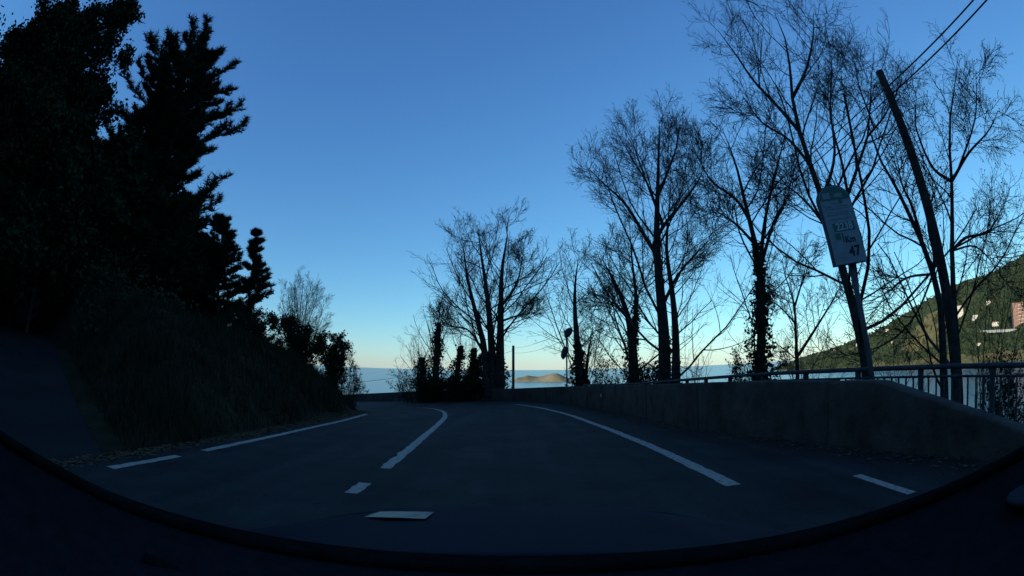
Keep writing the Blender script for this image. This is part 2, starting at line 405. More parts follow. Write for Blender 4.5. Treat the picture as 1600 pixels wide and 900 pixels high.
def marking(name, C, Z, w, y0=None, y1=None, i0=None, i1=None, label=None):
    m = np.ones(len(C), bool)
    if y0 is not None: m &= C[:, 1] >= y0
    if y1 is not None: m &= C[:, 1] <= y1
    if i1 is not None: m[i1:] = False
    c = C[m]; z = Z[m]
    c3 = resample(np.column_stack([c, z]), max(8, len(c) * 2))
    V, Fq = ribbon(offset(c3[:, :2], -w / 2), offset(c3[:, :2], w / 2), c3[:, 2], 3, dz=0.005)
    o = link_mesh(name, raw_mesh(name, V, Fq), M['paint']); tag(o, kind='structure')
    return o
def densify(C, Z, n=3000):
    q = np.column_stack([C, Z]); q = resample(q, n); return q[:, :2], q[:, 2]
Ld, Lz = densify(Lc, Zc); Cd, Cz_ = densify(Cc, Zc); Rd, Rz = densify(Rc, Zc)
def piece(name, C, Z, w, ymin, ymax, maxlen=None):
    idx = np.where((C[:, 1] >= ymin))[0]
    i0 = idx[0]
    s = np.cumsum(np.r_[0, np.linalg.norm(np.diff(C[i0:], axis=0), axis=1)])
    if maxlen is None: i1 = i0 + np.argmax(C[i0:, 1] > ymax) if (C[i0:, 1] > ymax).any() else len(C)
    else: i1 = i0 + int(np.searchsorted(s, maxlen))
    q = resample(np.column_stack([C[i0:i1], Z[i0:i1]]), max(8, min(900, int(s[i1 - i0 - 1] / .045))))
    nj = len(q); jl, jr = (np.convolve(rng.normal(0, .011, nj + 2), (.3, .5, .3), 'valid')[:, None] for _ in (0, 1))
    nr_ = offset(q[:, :2], 1) - q[:, :2]
    V, Fq = ribbon(offset(q[:, :2], -w / 2) + nr_ * jl, offset(q[:, :2], w / 2) + nr_ * jr, q[:, 2], 3, dz=0.005)
    o = link_mesh(name, raw_mesh(name, V, Fq), M['paint']); return tag(o, kind='structure')
piece('road_marking', Rd, Rz, 0.17, 4.75, 0, 60)
piece('road_marking', Rd, Rz, 0.17, -12, 0, 12.0)
piece('road_marking', Cd, Cz_, 0.15, 6.15, 0, 60)
for yy in (4.72, 2.6, 0.5, -1.6, -3.7): piece('road_marking', Cd, Cz_, 0.15, yy, 0, 0.55)
piece('road_marking', Ld, Lz, 0.14, 5.8, 0, 50)
piece('road_marking', Ld, Lz, 0.14, 3.9, 0, 1.35)
piece('road_marking', Ld, Lz, 0.14, 1.6, 0, 1.35)
piece('road_marking', Ld, Lz, 0.14, -20, 0, 19)
q = resample(np.array([(3.62, 4.25, 0), (3.5, 3.2, 0)], float), 6)
V, Fq = ribbon(offset(q[:, :2], -0.06), offset(q[:, :2], 0.06), q[:, 2], 3, dz=0.005)
tag(link_mesh('road_marking', raw_mesh('road_marking', V, Fq), M['paint']), kind='structure')

# sea and estuary
SEA = -36.0
n = 96
R_ = [0, 120, 300, 700, 1500, 4000, 9000, 22000]
V = [(0, 0, SEA)]; Fs = []
for r in R_[1:]:
    for k in range(n): a = 2 * math.pi * k / n; V.append((r * math.cos(a), r * math.sin(a), SEA))
bm = bmesh.new(); vs = [bm.verts.new(v) for v in V]
for k in range(n): bm.faces.new((vs[0], vs[1 + k], vs[1 + (k + 1) % n]))
for j in range(len(R_) - 2):
    for k in range(n):
        a, b = 1 + j * n + k, 1 + j * n + (k + 1) % n
        bm.faces.new((vs[a], vs[a + n], vs[b + n], vs[b]))
tag(link_mesh('sea', bm_mesh('sea', bm), M['water']), kind='structure')

# ------------------------------------------------------------------ far hill across the estuary
RIDGE = [(1235, 566), (1250, 560), (1300, 546), (1350, 526), (1400, 501), (1450, 470), (1500, 443), (1545, 430), (1575, 413), (1600, 398)]
def az_of(px, py): v = pdir(px, py); return math.atan2(v.x, v.y), math.atan2(v.z, math.hypot(v.x, v.y))
ra = [az_of(*p) for p in RIDGE]
ra_az = [math.radians(26)] + [a for a, e in ra] + [math.radians(v) for v in (66, 75, 90, 115, 150)]
ra_el = [-0.03] + [e for a, e in ra] + [0.215, 0.23, 0.20, 0.17, 0.1]
na, nr = 260, 90
az = np.linspace(math.radians(27), math.radians(150), na)
el = np.interp(az, ra_az, ra_el)
t_ = np.linspace(0, 1.5, nr)
S_ = np.interp(az, np.radians([27, 33, 45, 60, 90, 150]), [2300, 1700, 1150, 820, 600, 500])
Rg = np.interp(az, np.radians([27, 33, 45, 60, 90, 150]), [2500, 2100, 1750, 1450, 1200, 1100])
D_ = S_[:, None] + (Rg - S_)[:, None] * t_[None, :]
top = CZ + Rg * np.tan(el)
prof = np.where(t_ < 1, 0.10 * t_ ** 0.6 + 0.90 * t_ ** 1.35, 1 - 0.9 * (t_ - 1))
HX = D_ * np.sin(az)[:, None]; HY = D_ * np.cos(az)[:, None]
HZ_ = (SEA - 3) + (top - SEA + 3)[:, None] * prof[None, :]
HZ_ = HZ_ + (8 * vnoise(HX, HY, 0.008, 11) + 4 * vnoise(HX, HY, 0.03, 12)) * np.clip(t_ * 3, 0, 1)[None, :] * np.clip((1.0 - t_) * 5 + 0.3, 0.2, 1)[None, :]
def far_z(x, y):
    a = math.atan2(x, y); D = math.hypot(x, y)
    i = np.interp(a, az, np.arange(na)); i0 = int(min(i, na - 2)); fi = i - i0
    tt = (D - (S_[i0] * (1 - fi) + S_[i0 + 1] * fi)) / ((Rg - S_)[i0])
    j = min(max(tt / 1.5 * (nr - 1), 0), nr - 1.001); j0 = int(j); fj = j - j0
    return HZ_[i0, j0] * (1 - fi) * (1 - fj) + HZ_[i0 + 1, j0] * fi * (1 - fj) + HZ_[i0, j0 + 1] * (1 - fi) * fj + HZ_[i0 + 1, j0 + 1] * fi * fj
ii = (np.arange(na - 1)[:, None] * nr + np.arange(nr - 1)[None, :]).ravel()
o = link_mesh('far_hill', raw_mesh('far_hill', np.stack([HX.ravel(), HY.ravel(), HZ_.ravel()], 1), np.stack([ii, ii + 1, ii + nr + 1, ii + nr], 1)[:, ::-1], True), M['far_wood'])
tag(o, kind='structure')
fm = M['field']; o.data.materials.append(fm)
# dry fields along the shore and meadow patches on the nose of the hill
fi_ = np.zeros(len(ii), np.int32)
ti = np.tile(t_[:-1], na - 1); ai = np.repeat(az[:-1], nr - 1)
hx, hy = HX[:-1, :-1].ravel(), HY[:-1, :-1].ravel()
meadow = (vnoise(hx, hy, 0.012, 21) > 0.35) & (ti < 0.75) & (ai < math.radians(50))
fi_[(ti < 0.13 + 0.05 * vnoise(hx, hy, 0.02, 9)) | meadow] = 1
o.data.polygons.foreach_set('material_index', fi_)

# the wood on the hill: one mass of crowns
def blob_mass(name, centres, sizes, m, label, cat):
    bm = bmesh.new(); bmesh.ops.create_icosphere(bm, subdivisions=1, radius=1); bm.verts.ensure_lookup_table()
    bv = np.array([v.co[:] for v in bm.verts]); bf = np.array([[v.index for v in f.verts] for f in bm.faces]); bm.free()
    n = len(centres)
    jit = 1 + 0.35 * rng.standard_normal((n, len(bv), 1))
    V = centres[:, None, :] + bv[None] * jit * sizes[:, None, :]
    Fa = (bf[None] + (np.arange(n) * len(bv))[:, None, None]).reshape(-1, 3)
    o = link_mesh(name, raw_mesh(name, V.reshape(-1, 3), Fa), m); tag(o, label, cat, kind='stuff'); return o
cs, ss = [], []
while len(cs) < 7000:
    a = random.uniform(math.radians(30), math.radians(75)); tt = random.uniform(0.1, 1.02) 
    i = np.interp(a, az, np.arange(na)); i0 = int(i)
    D = S_[i0] + (Rg - S_)[i0] * tt; x, y = D * math.sin(a), D * math.cos(a)
    dens = float(vnoise(np.array([x]), np.array([y]), 0.012, 21)[0])
    if a < math.radians(50) and dens > 0.3 and random.random() < 0.9: continue
    if tt < 0.16 and random.random() < 0.7: continue
    s = random.uniform(2.2, 5.0)
    cs.append((x, y, far_z(x, y) + s * 0.35)); ss.append((s * random.uniform(.8, 1.2), s * random.uniform(.8, 1.2), s * random.uniform(.9, 1.3)))
blob_mass('hillside_wood', np.array(cs), np.array(ss), M['far_tree'], 'dark wood covering the sunlit hill across the estuary', 'wood')

# ------------------------------------------------------------------ island
def island():
    Dm = 1560.0
    prof = [(800, 594.5), (808, 590), (816, 589.2), (824, 587.4), (832, 589.0), (841, 589.4), (848, 588), (856, 585.6), (864, 583.2), (870, 583.4), (876, 585.4), (881, 588), (890, 591.5), (905, 594.5)]
    n = 90; pxs = np.linspace(797, 910, n)
    tops = [max(SEA - 2, at(px, float(np.interp(px, [p[0] for p in prof], [p[1] for p in prof])), Dm).z) for px in pxs]
    m = 17; V = []
    for px, tp in zip(pxs, tops):
        c = at(px, 590, Dm); dirv = Vector((c.x, c.y, 0)).normalized()
        for j in range(m):
            s = j / (m - 1) * 2 - 1
            h = (tp - SEA + 2) * max(0, 1 - abs(s) ** 2.2) + SEA - 2
            p = Vector((c.x, c.y, 0)) + dirv * (s * 90)
            h += 2.0 * float(vnoise(np.array([p.x]), np.array([p.y]), 0.06, 31)[0]) * (1 - abs(s))
            V.append((p.x, p.y, h))
    i = (np.arange(n - 1)[:, None] * m + np.arange(m - 1)[None, :]).ravel()
    o = link_mesh('island', raw_mesh('island', V, np.stack([i, i + 1, i + m + 1, i + m], 1)[:, ::-1], True), M['island'])
    tag(o, kind='structure')
island()

# ------------------------------------------------------------------ wall, railing
WALL_TOP = [(500, 619), (570, 615), (700, 609), (800, 607), (900, 603), (1000, 601), (1100, 598), (1200, 596), (1360, 595), (1372, 596.5), (1500, 640), (1545, 655), (1620, 682)]
def build_wall():
    idx = [i for i in range(NS) if Wc[i, 1] > 2.4 or Wc[i, 0] < 0]
    wp = resample(np.column_stack([Wc[idx], Zc[idx]]), 700)
    c2 = wp[:, :2]; out = offset(c2, 0.30)
    zt = np.zeros(len(wp))
    for k in range(len(wp)):
        x, y, z = wp[k]
        px, _ = proj((x, y, z))
        zt[k] = max(height_on(x, y, WALL_TOP) if px > 500 else z + 0.35, z + 0.12)
    root = empty('concrete_wall', (3.85, 9.5, 0), 'low weathered grey concrete wall curving along the outer edge of the road', 'wall')
    def strip(name, ks, inset, drop, m, proud=0.0):
        V = []
        for k in ks:
            x, y, z = wp[k]; ox, oy = out[k]; nx_, ny_ = (ox - x) / .30, (oy - y) / .30
            def q(d, h): return (x + nx_ * d, y + ny_ * d, h)
            t = zt[k] - drop
            V += [q(inset + .03, z - .3), q(inset - proud, t - .03), q(inset + .02, t), q(.28 - inset, t), q(.30 - inset, t - .03), q(.30 - inset, z - 1.2)]
        n = len(ks); mm = 6
        i = (np.arange(n - 1)[:, None] * mm + np.arange(mm - 1)[None, :]).ravel()
        me = raw_mesh(name, V, np.stack([i, i + mm, i + mm + 1, i + 1], 1))
        bm = bmesh.new(); bm.from_mesh(me); bm.verts.ensure_lookup_table()
        for k in (0, n - 1): bm.faces.new([bm.verts[k * mm + j] for j in range(mm)])
        bmesh.ops.recalc_face_normals(bm, faces=bm.faces); bm.to_mesh(me); bm.free()
        link_mesh(name, me, m, root)
    strip('core', range(0, len(wp), 3), 0.012, .012, M['concrete'])
    s_ = np.concatenate([[0], np.cumsum(np.linalg.norm(np.diff(wp[:, :2], axis=0), axis=1))])
    d = 0.0; k = 0
    while d < s_[-1] - 1 and k < 24:
        a, b = np.searchsorted(s_, d), np.searchsorted(s_, min(d + 3.6, s_[-1]))
        ks = list(range(a, min(b, len(wp) - 1)))
        if len(ks) > 3: strip('panel', ks, .0 + random.uniform(0, .004), random.uniform(0, .004), M['concrete'])
        d = s_[min(b, len(wp) - 1)] + 0.006; k += 1
    return wp
WP = build_wall()

RAIL_TOP = [(960, 600), (1000, 597.5), (1100, 589), (1200, 581), (1360, 573), (1480, 568.5), (1600, 566), (1700, 566)]
def build_railing():
    ctrl = [(3.45, 24.0), (4.2, 18.5), (4.55, 14), (4.75, 10.0), (5.35, 6.8), (6.0, 4.6), (6.9, 2.6), (8.2, 0.8), (10.5, -1.2)]
    P = smooth_poly(ctrl, 120); P = resample(P, 200)
    top = np.array([height_on(x, y, RAIL_TOP) if y > 2.6 else np.nan for x, y in P])
    last = top[~np.isnan(top)][-1]; top = np.where(np.isnan(top), last, top)
    root = empty('metal_railing', (5.35, 6.8, 0), 'dark painted metal railing with upright bars behind the concrete wall', 'railing')
    def rail(dz, hw, hh, name):
        V = []
        nrm = offset(P, 1.0) - P
        for k in range(len(P)):
            for sx, sz in ((-1, -1), (1, -1), (1, 1), (-1, 1)):
                V.append((P[k, 0] + nrm[k, 0] * hw * sx, P[k, 1] + nrm[k, 1] * hw * sx, top[k] + dz + hh * sz))
        Fq = []
        for k in range(len(P) - 1):
            for j in range(4): Fq.append((k * 4 + j, k * 4 + (j + 1) % 4, (k + 1) * 4 + (j + 1) % 4, (k + 1) * 4 + j))
        link_mesh(name, raw_mesh(name, V, Fq), M['dark_rail'], root)
    rail(-0.035, 0.045, 0.035, 'handrail'); rail(-0.17, 0.022, 0.016, 'lower_rail')
    s = np.concatenate([[0], np.cumsum(np.linalg.norm(np.diff(P, axis=0), axis=1))])
    post = box_mesh('post', (0.075, 0.075, 1.25), c=(0, 0, -0.625)); bar = box_mesh('baluster', (0.024, 0.024, 1.0), c=(0, 0, -0.5))
    post.materials.append(M['dark_rail']); bar.materials.append(M['dark_rail'])
    d = 0.05; k = 0
    while d < s[-1]:
        x, y, z = np.interp(d, s, P[:, 0]), np.interp(d, s, P[:, 1]), np.interp(d, s, top)
        j = min(int(np.searchsorted(s, d)), len(P) - 1); tg = P[j] - P[j - 1]
        o = link_mesh('post' if k % 9 == 0 else 'baluster', post if k % 9 == 0 else bar, None, root, loc=(0, 0, 0))
        o.location = Vector((x, y, z - (0.07 if k % 9 == 0 else 0.18))) - root.location
        o.rotation_euler.z = math.atan2(tg[1], tg[0])
        k += 1; d += 0.14
build_railing()
# ------------------------------------------------------------------ bare trees
def rand_unit(n):
    v = rng.standard_normal((n, 3)); return v / np.linalg.norm(v, axis=1, keepdims=True)

def spawn(P, R, n, k, ang, ratio, rr, t0=0.2, t1=1.0, up=0.15, wig=0.18, lmin=0.15, taper=0.35, rmin=0.003, lens=None, shrink=0.55, droop=0.0):
    """children of every polyline in P (N,kp,3): n each, k points"""
    N, kp, _ = P.shape
    if N == 0: return np.zeros((0, k, 3)), np.zeros((0, k))
    L = np.linalg.norm(np.diff(P, axis=1), axis=2).sum(1)
    t = (t0 + (t1 - t0) * (np.arange(n)[None, :] + rng.uniform(0.1, 0.9, (N, n))) / n)
    f = np.clip(t * (kp - 1), 0, kp - 1.001); i = f.astype(int); fr = (f - i)[..., None]
    ar = np.arange(N)[:, None]
    pos = P[ar, i] * (1 - fr) + P[ar, i + 1] * fr
    tan = P[ar, i + 1] - P[ar, i]; tan = tan / (np.linalg.norm(tan, axis=2, keepdims=True) + 1e-9)
    rad = R[ar, i] * (1 - fr[..., 0]) + R[ar, i + 1] * fr[..., 0]
    pos = pos.reshape(-1, 3); tan = tan.reshape(-1, 3); rad = rad.reshape(-1)
    ln = (L[:, None] * ratio * (1 - shrink * t) * rng.uniform(0.6, 1.3, t.shape)).reshape(-1)
    ln = np.maximum(ln, lmin)
    q = rand_unit(len(pos)); q -= tan * (q * tan).sum(1, keepdims=True); q /= np.linalg.norm(q, axis=1, keepdims=True) + 1e-9
    a = np.radians(rng.normal(ang, 10, len(pos)))[:, None]
    d = tan * np.cos(a) + q * np.sin(a)
    out = np.zeros((len(pos), k, 3)); out[:, 0] = pos
    step = (ln / (k - 1))[:, None]
    for j in range(1, k):
        d = d + rand_unit(len(pos)) * wig; d[:, 2] += up - droop * j / k
        d /= np.linalg.norm(d, axis=1, keepdims=True)
        out[:, j] = out[:, j - 1] + d * step
    r0 = np.maximum(np.minimum(rad * rr, ln * 0.0095), rmin)
    rd = r0[:, None] * np.linspace(1, taper, k)[None, :]
    return out, np.maximum(rd, rmin * 0.8)

def leaf_quads(C, size, jitter=0.3, squash=1.0):
    n = len(C)
    u = rand_unit(n); v = rand_unit(n); v -= u * (u * v).sum(1, keepdims=True); v /= np.linalg.norm(v, axis=1, keepdims=True) + 1e-9
    s = size * rng.uniform(1 - jitter, 1 + jitter, (n, 1))
    V = np.stack([C - u * s, C + v * s * .6 * squash, C + u * s, C - v * s * .6 * squash], 1).reshape(-1, 3)
    return V, np.arange(4 * n).reshape(n, 4)

def stem_pts(px_pts, D, depth=0.0, n=14):
    """a stem traced as pixels, stood at horizontal distance D, with its own sway in depth"""
    out = []
    b = random.uniform(-1, 1) * depth
    m = len(px_pts)
    for i, (px, py) in enumerate(px_pts):
        out.append(at(px, py, D + b * (i / max(1, m - 1)) ** 1.4 + random.uniform(-.05, .05)))
    return resample(smooth_poly(out, 40), n)

def ivy_mesh(P, R, n, spread, size=0.05, t1=0.8, zfrac=1.6):
    """leaves hugging a stem (k,3)"""
    k = len(P); t = rng.uniform(0, 1, n) ** 1.2 * t1; f = t * (k - 1); i = np.minimum(f.astype(int), k - 2); fr = (f - i)[:, None]
    c = P[i] * (1 - fr) + P[i + 1] * fr
    a = rng.uniform(0, 2 * np.pi, n); ph = rng.uniform(0, 6.28); sp = spread * (1 - 0.78 * (t / t1) ** 1.6) * (1 + 0.35 * np.sin(t * 19 + a + ph) + .3 * np.sin(t * 7 - 2 * a + ph))
    r = np.abs(rng.normal(0, 0.42, n)); r = (0.35 + r) * sp
    c = c + np.stack([np.cos(a) * r, np.sin(a) * r, rng.normal(0, .05, n)], 1)
    return leaf_quads(c, size, 0.45)

def bare_tree(name, label, D, stems, r0, depth=2.0, branch=(11, 7, 5, 3), ratio=(0.42, 0.5, 0.5, 0.55), ivy=None, group=None, buds=0.25, up=0.16, base_drop=True, rmin=0.0042, cat='tree', t0=0.24, wig=0.16):
    """stems: list of (pixel polyline, radius factor, attached?) ; first is the trunk"""
    trunk_groups, crown_groups, SP, SR = [], [], [], []
    rmin = rmin * (0.85 + D / 36)
    for j, s in enumerate(stems):
        pts, rf = s[0], s[1]; free = len(s) > 2 and s[2]
        P = stem_pts(pts, D, depth if j else depth * .3)
        if free:       # begins at the ground
            g = tz(P[0, 0], P[0, 1]) - 0.25
            if P[0, 2] > g: P = resample(np.vstack([[P[0, 0], P[0, 1], g], P]), 14)
        else:          # begins on the nearest earlier stem
            prev = np.concatenate(SP); dd = np.linalg.norm(prev - P[0], axis=1); P = P + (prev[dd.argmin()] - P[0])[None] * np.linspace(1, 0, len(P))[:, None] ** 1.5
        R = r0 * ((1.2 if D > 18 else 1.0) * rf if free else rf * .6) * (1 - np.linspace(0, 1, 14)) ** 0.95 + 0.009
        if free: R[0] *= 1.25
        (trunk_groups if free else crown_groups).append((P[None], R[None], 10 if free else 7))
        SP.append(P); SR.append(R)
    root = empty(name, tuple(SP[0][0]), label, cat, group)
    P0 = np.stack(SP); R0 = np.stack(SR)
    Ht = P0[:, :, 2].max() - P0[:, :, 2].min()
    P1, R1 = spawn(P0, R0, branch[0] + (7 if D > 18 else 2), 8, 50, ratio[0] * (1.8 if D > 18 else 1.55), 0.6, t0=t0, up=up * .6, wig=wig * 1.2, rmin=rmin * 2, lmin=.085 * Ht, shrink=.78)
    P2, R2 = spawn(np.concatenate([P1]), R1, branch[1] + 1, 6, 44, ratio[1] * 1.05, 0.6, t0=.15, up=up * .5, wig=wig * 1.2, rmin=rmin * 1.5, lmin=.05 * Ht)
    P3, R3 = spawn(P2, R2, branch[2] if D > 18 else branch[2] - 1, 4, 44, ratio[2] * 1.05, 0.65, t0=.15, up=up * .3, wig=wig * 1.3, rmin=rmin, lmin=.025 * Ht)
    crown_groups += [(P1, R1, 5), (P2, R2, 4), (P3, R3, 3)]
    tips = P3
    if D > 12:
        P4, R4 = spawn(P3, R3, 2, 3, 42, ratio[3], 0.7, t0=.2, up=.05, wig=.3, rmin=rmin * .8, lmin=.08)
        crown_groups.append((P4, R4, 3)); tips = P4
    link_mesh('trunk', raw_mesh('trunk', *tubes(trunk_groups), True), M['bark'], root)
    V, Fq = tubes(crown_groups)
    link_mesh('crown', raw_mesh('crown', V, Fq, True), M['twig'], root)
    if buds:
        e = tips[:, -1]; e = e[rng.uniform(0, 1, len(e)) < buds] + rng.normal(0, .02, (1, 3))
        if len(e):
            o = link_mesh('seed_heads', raw_mesh('seed_heads', *leaf_quads(e, 0.014 + D * .0007, .5)), M['twig'], root); o['kind'] = 'stuff'
    if ivy:
        Vs, Fs, off = [], [], 0
        for (si, n, spread, t1) in ivy:
            V, Fq = ivy_mesh(SP[si], SR[si], int(n * 1.5), spread * 1.15, 0.05 + D * .0012, t1)
            Vs.append(V); Fs.append(Fq + off); off += len(V)
        o = link_mesh('ivy', raw_mesh('ivy', np.concatenate(Vs), np.concatenate(Fs)), M['ivy'], root); o['kind'] = 'stuff'
    return root

TG = 'bare trees beyond the wall'
bare_tree('bare_tree', 'bare many-stemmed tree left of the thin short pole, broad rounded crown', 31, [
    ([(781, 606), (782, 511), (783, 462), (785, 413), (793, 368), (789, 346)], 1, 1),
    ([(772, 604), (766, 511), (760, 451), (753, 406), (746, 350)], .9, 1),
    ([(762, 604), (755, 534), (747, 504), (730, 432), (722, 370)], .8, 1),
    ([(757, 551), (732, 515), (702, 508), (684, 485)], .45),
    ([(784, 489), (808, 447), (819, 388)], .55), ([(786, 511), (811, 496), (838, 489)], .4)],
    0.30, 2.5, (11, 7, 5, 3), (0.34, .5, .5, .55), ivy=[(0, 900, .5, .35), (1, 700, .4, .3), (2, 500, .35, .3)], group=TG)
bare_tree('bare_tree', 'slim bare tree with forked ivy base right beside the traffic mirror post', 28, [
    ([(906, 602), (904, 560), (899, 500), (898, 460), (900, 430), (904, 402)], 1, 1),
    ([(914, 600), (917, 570), (920, 548), (926, 510)], .6, 1)],
    0.26, 1.5, (13, 6, 5, 3), (0.36, .5, .5, .5), ivy=[(0, 1500, .55, .5), (1, 700, .5, .5)], group=TG)
bare_tree('bare_tree', 'bare tree with thick leaning ivy trunk between slim tree and tallest twin-stemmed tree', 25, [
    ([(991, 600), (988, 534), (980, 491), (964, 448), (938, 400)], 1, 1),
    ([(993, 540), (996, 470), (988, 406), (984, 356)], .8),
    ([(984, 505), (960, 480), (925, 470)], .35)],
    0.30, 2, (12, 7, 5, 3), (0.38, .5, .5, .55), ivy=[(0, 1600, .6, .5), (1, 500, .35, .4)], group=TG)
bare_tree('bare_tree', 'tall spreading bare tree with twin ivy-clad stems in the middle of the wall', 21, [
    ([(1038, 600), (1038, 534), (1033, 470), (1028, 416), (1026, 363), (1028, 283), (1030, 190)], 1, 1),
    ([(1056, 600), (1056, 534), (1052, 470), (1046, 427), (1041, 380), (1048, 300)], .75, 1),
    ([(1028, 406), (1009, 374), (977, 320), (942, 286), (915, 258)], .6),
    ([(1030, 379), (1044, 347), (1073, 310), (1094, 278), (1100, 250)], .6),
    ([(1052, 464), (1068, 422), (1094, 390), (1116, 368)], .5),
    ([(1027, 340), (1000, 260), (985, 210)], .45), ([(1028, 320), (1055, 240), (1062, 200)], .45)],
    0.27, 2.2, (11, 7, 5, 3), (0.30, .5, .5, .55), ivy=[(0, 1700, .5, .32), (1, 1000, .4, .32)], group=TG)
bare_tree('bare_tree', 'bare tree with tall ivy sleeve up its trunk behind the far end of the railing', 15.5, [
    ([(1186, 592), (1190, 470), (1180, 379), (1166, 326), (1150, 257), (1128, 200)], 1, 1),
    ([(1185, 420), (1195, 340), (1213, 265), (1228, 205)], .6),
    ([(1188, 440), (1208, 360), (1226, 318), (1245, 290)], .5),
    ([(1170, 340), (1150, 310), (1110, 280), (1085, 235)], .45),
    ([(1178, 380), (1150, 350), (1120, 330)], .4)],
    0.20, 2, (11, 7, 5, 3), (0.36, .5, .5, .55), ivy=[(0, 2600, .42, .62)], group=TG, buds=.15)
bare_tree('bare_tree', 'tallest bare tree with leaning trunk passing behind the kilometre sign', 13, [
    ([(1358, 596), (1345, 530), (1325, 450), (1308, 395), (1290, 325), (1269, 267), (1247, 200), (1238, 160), (1230, 70), (1210, 20)], 1, 1),
    ([(1242, 180), (1262, 124), (1271, 67), (1271, 20)], .5),
    ([(1240, 185), (1207, 151), (1175, 120), (1150, 85), (1122, 48)], .5),
    ([(1262, 250), (1229, 213), (1190, 190), (1160, 150)], .4),
    ([(1300, 365), (1265, 320), (1230, 290), (1200, 280)], .4),
    ([(1280, 290), (1300, 230), (1296, 164), (1300, 90)], .45)],
    0.17, 2, (10, 7, 5, 3), (0.30, .5, .5, .55), group=TG, buds=.12)
bare_tree('bare_tree', 'bare tree forking in a wide Y just above the kilometre sign', 15, [
    ([(1352, 596), (1340, 470), (1324, 330), (1322, 302), (1331, 276), (1349, 240), (1358, 200), (1360, 133), (1366, 82)], 1, 1),
    ([(1328, 284), (1318, 244), (1297, 170), (1310, 110)], .6),
    ([(1352, 230), (1385, 180), (1400, 130)], .45), ([(1360, 190), (1340, 130), (1335, 90)], .4)],
    0.13, 1.5, (11, 6, 5, 2), (0.30, .5, .5, .55), group=TG, buds=.1)
bare_tree('bare_tree', 'small low bare tree forking in a V left of the kilometre sign', 17, [
    ([(1246, 585), (1243, 513), (1241, 471), (1228, 437), (1222, 405)], 1, 1),
    ([(1250, 556), (1281, 505), (1306, 462), (1318, 435)], .8), ([(1241, 471), (1255, 430), (1262, 400)], .5),
    ([(1243, 500), (1215, 475), (1195, 470)], .4)],
    0.11, 1.2, (10, 6, 4, 2), (0.36, .5, .5, .5), group=TG, buds=.15)
bare_tree('bare_tree', 'bare tree with crooked knobbed trunk just left of the utility pole', 11.5, [
    ([(1476, 628), (1473, 555), (1469, 471), (1458, 429), (1450, 399), (1433, 365), (1407, 305), (1384, 267), (1364, 225), (1352, 170)], 1, 1),
    ([(1451, 400), (1429, 329), (1411, 290), (1400, 240)], .6), ([(1453, 405), (1456, 382), (1448, 340), (1462, 290)], .55),
    ([(1462, 440), (1420, 440), (1385, 460), (1360, 470)], .3), ([(1464, 450), (1430, 510), (1380, 545), (1300, 560)], .25)],
    0.13, 1.2, (10, 6, 5, 2), (0.28, .5, .5, .55), group=TG, buds=.15)
bare_tree('bare_tree', 'bare tree with pale drooping branches just right of the utility pole', 14.5, [
    ([(1500, 625), (1494, 530), (1490, 460), (1487, 400), (1486, 267), (1482, 200), (1490, 147), (1496, 95)], 1, 1),
    ([(1487, 276), (1513, 236), (1544, 204), (1560, 172)], .6), ([(1487, 369), (1509, 356), (1544, 356), (1568, 322)], .55),
    ([(1487, 300), (1456, 270), (1431, 200), (1432, 150)], .55), ([(1487, 250), (1520, 180), (1525, 110)], .4),
    ([(1488, 420), (1520, 400), (1545, 410), (1570, 440)], .3)],
    0.14, 2, (10, 6, 5, 3), (0.30, .5, .5, .55), group=TG, buds=.5, up=.05)

# ivy-smothered stumps at the bend
def ivy_stump(px_pts, D, r, label, arms=(), twigs=0):
    P = stem_pts(px_pts, D, 0.3); g = tz(P[0, 0], P[0, 1]) - .2
    P = resample(np.vstack([[P[0, 0], P[0, 1], g], P]), 14)
    root = empty('ivy_stump', tuple(P[0]), label, 'tree trunk', 'ivy-smothered trunks at the bend')
    R = np.linspace(r, r * .5, 14); tg = [(P[None], R[None], 9)]; stems = [(P, R)]
    for a in arms:
        A = stem_pts(a, D, .3); A = A + (P[np.linalg.norm(P - A[0], axis=1).argmin()] - A[0]); Ra = np.linspace(r * .6, r * .3, 14)
        tg.append((A[None], Ra[None], 7)); stems.append((A, Ra))
    link_mesh('trunk', raw_mesh('trunk', *tubes(tg), True), M['bark'], root)
    Vs, Fs, off = [], [], 0
    for j, (p, rr) in enumerate(stems):
        V, Fq = ivy_mesh(p, rr, 2200 if j == 0 else 700, r * (3.2 if j == 0 else 2.0), 0.085, 1.0); Vs.append(V); Fs.append(Fq + off); off += len(V)
    o = link_mesh('ivy', raw_mesh('ivy', np.concatenate(Vs), np.concatenate(Fs)), M['ivy'], root); o['kind'] = 'stuff'
    P1, R1 = spawn(P[None], R[None], 12 + twigs, 7, 40, .55, .22, t0=.45, up=.12, wig=.14, rmin=.008, shrink=.2)
    P2, R2 = spawn(P1, R1, 6, 4, 40, .5, .5, up=.05, wig=.2, rmin=.005); P3, R3 = spawn(P2, R2, 4, 3, 40, .5, .6, up=.03, rmin=.004)
    link_mesh('twigs', raw_mesh('twigs', *tubes([(P1, R1, 4), (P2, R2, 3), (P3, R3, 3)])), M['twig'], root)['kind'] = 'stuff'
ivy_stump([(660, 612), (660, 585), (659, 560)], 33, .24, 'leftmost and shortest of the four ivy-covered trunks at the bend', twigs=14)
ivy_stump([(682, 612), (681, 575), (683, 548), (685, 505)], 33, .27, 'tallest thin-topped ivy-covered trunk, second from the left at the bend', twigs=10)
ivy_stump([(712, 610), (715, 575), (721, 540)], 32, .24, 'third ivy-covered trunk from the left at the bend, tapering to a point')
ivy_stump([(736, 610), (738, 580), (741, 545)], 32, .22, 'forked ivy-covered trunk, rightmost of the four at the bend', arms=[[(739, 585), (748, 570), (753, 553)]])

